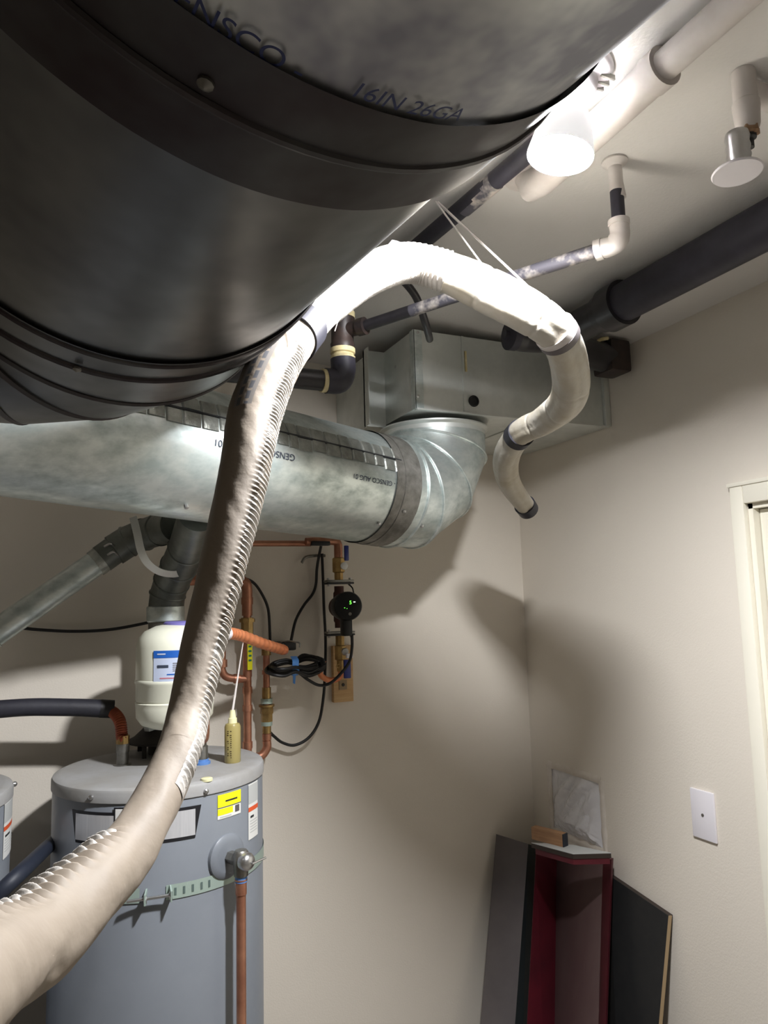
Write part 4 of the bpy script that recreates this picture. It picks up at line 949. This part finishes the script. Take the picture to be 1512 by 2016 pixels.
# cables
def cable(L_, r, label, mm='rubber', name='cable'):
    o = MB().tube(catmull([tuple(at(a, b, Y=y)) for a, b, y in L_], 8), r, 10).build(name, None, mm); return tag(o, label, 'cable')
cable([(632, 1075, 2.06), (628, 1095, 2.07), (624, 1120, 2.08), (622, 1150, 2.09), (615, 1170, 2.095), (598, 1192, 2.09), (582, 1222, 2.08), (573, 1262, 2.07)], .0042, 'black cable bending down left from the clamp to the adapter')
cable([(634, 1090, 2.08), (636, 1140, 2.09), (638, 1200, 2.095), (641, 1260, 2.09), (640, 1320, 2.08), (637, 1370, 2.07), (628, 1420, 2.07), (608, 1452, 2.07), (580, 1467, 2.07), (556, 1462, 2.07), (540, 1450, 2.06), (530, 1440, 2.055)], .0042, 'long black cable hanging past the pump and curving back to second riser')
cable([(455, 1142, 2.08), (480, 1139, 2.085), (500, 1148, 2.09), (517, 1172, 2.09), (528, 1200, 2.09), (531, 1240, 2.09), (532, 1272, 2.08)], .004, 'black cable arching over copper riser top and dropping to the adapter')
cable([(693, 1250, 1.95), (693, 1275, 1.97), (688, 1302, 1.98), (672, 1325, 1.985), (650, 1345, 1.99), (628, 1349, 2.0), (606, 1338, 2.0), (590, 1326, 2.0), (572, 1318, 2.0)], .0042, 'black cable from pump plug down and left to the cord coil')
# cord coil
cc_ = thing('coiled_cord', 'coil of black power cord tied with a blue strip below the orange connector', 'cord', at(585, 1335, Y=2.0))
rng = random.Random(11)
for k in range(9):
    cx1, cy1 = 583+rng.uniform(-3, 3), 1311+rng.uniform(-3, 3); aa, bb = 50+rng.uniform(-8, 8), 13+rng.uniform(-5, 8); tl = math.radians(-8+rng.uniform(-6, 6)); L_ = []
    for i in range(17):
        t = 2*PI*i/16; s_ = 1-.62*math.exp(-((math.cos(t)*aa+5)/12)**2)
        x = aa*math.cos(t); y = bb*math.sin(t)*s_+bb*.12*math.sin(2*t)
        L_.append(tuple(at(cx1+x*math.cos(tl)-y*math.sin(tl), cy1+x*math.sin(tl)+y*math.cos(tl), Y=2.005+k*.006*math.cos(t*1.5)-.004*k)))
    MB().tube(catmull(L_, 4), .0045, 8, caps=False).build('cord_loop', cc_, 'rubber')
m = MB(); cb = [(578, 1292, 1.985), (582, 1300, 1.955), (582, 1312, 1.95), (583, 1323, 1.955), (580, 1330, 1.98)]
P_ = [at(a, b, Y=y) for a, b, y in cb]; P_ = [V(p) for p in catmull([tuple(p) for p in P_], 6)]; vv = []
for p in P_: vv.append([p-V((.009, 0, 0)), p+V((.009, 0, 0)), p+V((.009, .002, 0)), p-V((.009, -.002, 0))])
m.rings(vv); m.build('blue_tie', cc_, 'blue_tie')
m = MB(); m.hexa([at(577, 1324, Y=1.965), at(583, 1324, Y=1.965), at(581, 1347, Y=1.99), at(577, 1345, Y=1.99)], (0, .0015, 0)); m.build('tie_tail', cc_, 'blue_tie')

# ================================================================== boards leaning in the corner
def down(p, q, z=.0):
    """continue the line p->q to height z"""
    t = (p.z-z)/(p.z-q.z); return p+(q-p)*t
# grey sheet metal panel against the back wall
gp = thing('metal_panel', 'tall grey metal panel leaning upright against the back wall, leftmost of the boards', 'panel', (1.1, 1.9, 0))
tl_, tr_ = at(979, 1643, Y=2.085), at(1040, 1662, Y=2.01)
bl_, br_ = down(tl_, at(948, 2016, Y=2.00)), down(tr_, at(1014, 2016, Y=1.92))
m = MB(); m.hexa([tl_, tr_, br_, bl_], (.0, .006, 0)); m.build('face', gp, 'panel_grey')
te_ = at(1060, 1668, Y=2.06); be_ = down(te_, at(1042, 2016, Y=1.96))
m = MB(); m.hexa([tr_, te_, be_, br_], (0, .006, 0)); m.build('return_edge', gp, 'panel_edge')
m = MB()
for (x, y, a, b) in ((1014, 1762, .007, .014), (996, 1965, .006, .04)):
    c0 = at(x, y, Y=(2.04 if y < 1800 else 1.985)-.012)
# smudges follow the panel plane
nrm = (tr_-tl_).cross(bl_-tl_).normalized(); nrm = nrm if nrm.y < 0 else -nrm
for (x, y, a, b) in ((1014, 1762, .008, .015), (996, 1960, .007, .045)):
    d = ray(x, y); t = (tl_-EYE).dot(nrm)/d.dot(nrm); c0 = EYE+d*t+nrm*.0006
    mx_ = (tr_-tl_).normalized(); my_ = (bl_-tl_).normalized()
    cv = m.bm.verts.new(c0); rr_ = [m.bm.verts.new(c0+mx_*a*math.cos(k*PI/10)+my_*b*math.sin(k*PI/10)) for k in range(20)]
    for k in range(20): m.face([cv, rr_[k], rr_[(k+1) % 20]])
m.build('smudge', gp, 'panel_edge')
# maroon channel piece
mp = thing('cabinet_side', 'tall maroon and brown channel shaped board standing in the corner', 'board', (1.3, 1.8, 0))
ZM = 1.075
A0 = at(1062, 1690, Y=1.95); A1 = at(1203, 1695, Y=1.62)
zt0 = (A0.z+A1.z)/2-.0
Bf = [at(1092, 1700, Y=1.96), at(1190, 1700, Y=1.72)]
dn = lambda p, x, Y: down(p, at(x, 2016, Y=Y))
tL = at(1056, 1678, Y=1.93); tI = at(1096, 1682, Y=1.97); tJ = at(1187, 1690, Y=1.76); tR = at(1204, 1692, Y=1.70)
bL = dn(tL, 1038, 1.86); bI = dn(tI, 1092, 1.90); bJ = dn(tJ, 1178, 1.70); bR = dn(tR, 1192, 1.64)
m = MB(); m.hexa([tL, tI, bI, bL], (.004, .008, 0)); m.build('left_side', mp, 'maroon')
m = MB(); m.hexa([tI, tJ, bJ, bI], (.006, .008, 0)); fb = m.build('back_face', mp, 'brown_face')
m = MB(); m.hexa([tJ, tR, bR, bJ], (.012, .006, 0)); m.build('right_lip', mp, 'maroon')
m = MB(); q0, q1 = tJ.lerp(bJ, .33), bJ; off = V((-.003, -.010, 0)); m.hexa([q0+off, q0+off+(tR-tJ)*.35, q1+off+(tR-tJ)*.35, q1+off], (.002, .002, 0)); m.build('orange_strip', mp, 'orange_edge')  # plain orange strip along the lower part of the right lip
# flat cap on top (maroon rim then dark board)
hz = V((0, 0, 1))
c1, c2, c3, c4 = at(1050, 1668, Y=1.93), at(1140, 1688, Y=1.68), at(1204, 1694, Y=1.63), at(1196, 1672, Y=1.78)
zc1 = max(tL.z, tR.z)+.004
def flat(p): return V((p.x, p.y, zc1))
def onz(x, y, z): return at(x, y, Z=z)
zsl = at(1203, 1680, Y=1.66).z
sl = thing('shelf_board', 'small dark board lying flat on top of the maroon board', 'board', onz(1130, 1672, zsl))
Q = [onz(1046, 1660, zsl), onz(1128, 1682, zsl), onz(1203, 1680, zsl), onz(1128, 1664, zsl)]
m = MB(); m.hexa(Q, (0, 0, -.012)); m.build('panel', sl, 'dark_edge')
m = MB(); m.hexa([p+hz*.0015 for p in Q], (0, 0, -.0015)); m.build('pale_top', sl, 'sticker_grey')
Q2 = [p-hz*.012 for p in Q]
m = MB(); m.hexa([Q2[0].lerp(Q2[2], .05), Q2[1].lerp(Q2[3], .05), Q2[2].lerp(Q2[0], .02), Q2[3]], (0, 0, -.016)); m.build('maroon_cap', mp, 'maroon')
wk = thing('wood_block', 'small brown wood block with dark end sitting on the flat board in the corner', 'wood block', onz(1085, 1655, zsl))
w0, w1 = onz(1047, 1652, zsl+.0015), onz(1108, 1668, zsl+.0015); dW = (w1-w0); wn = V((-dW.y, dW.x, 0)).normalized()*.022; wn = wn if wn.y > 0 else -wn
hW = .034
m = MB(); m.hexa([w0, w1, w1+hz*hW, w0+hz*hW], wn); m.build('block', wk, 'wood_brown')
m = MB(); m.hexa([w1, w1+wn, w1+wn+hz*hW, w1+hz*hW], dW.normalized()*.003); m.build('dark_end', wk, 'navy')
# black board against the right wall
bb = thing('black_board', 'black board with tan edge leaning against the right wall, rightmost of the boards', 'board', (1.4, 1.5, 0))
t0, t1 = at(1200, 1724, X=1.45), at(1316, 1803, X=1.45)
b0_, b1_ = down(t0, at(1196, 2016, X=1.405)), down(t1, at(1297, 2016, X=1.405))
m = MB(); m.hexa([t0, t1, b1_, b0_], (.002, 0, 0)); m.build('face', bb, 'black_panel')
off = V((.016, 0, 0)); m = MB(); e = (t1-t0).normalized()
m.hexa([t1, t1+V((.008, -.004, 0)), b1_+V((.008, -.004, 0)), b1_], (0, .002, 0)); m.build('tan_edge', bb, 'tan_edge')
m = MB(); m.hexa([t0+V((.002, 0, 0)), t1+V((.002, 0, 0)), b1_+V((.002, 0, 0)), b0_+V((.002, 0, 0))], (.012, 0, 0)); m.build('backing', bb, 'dark_edge')
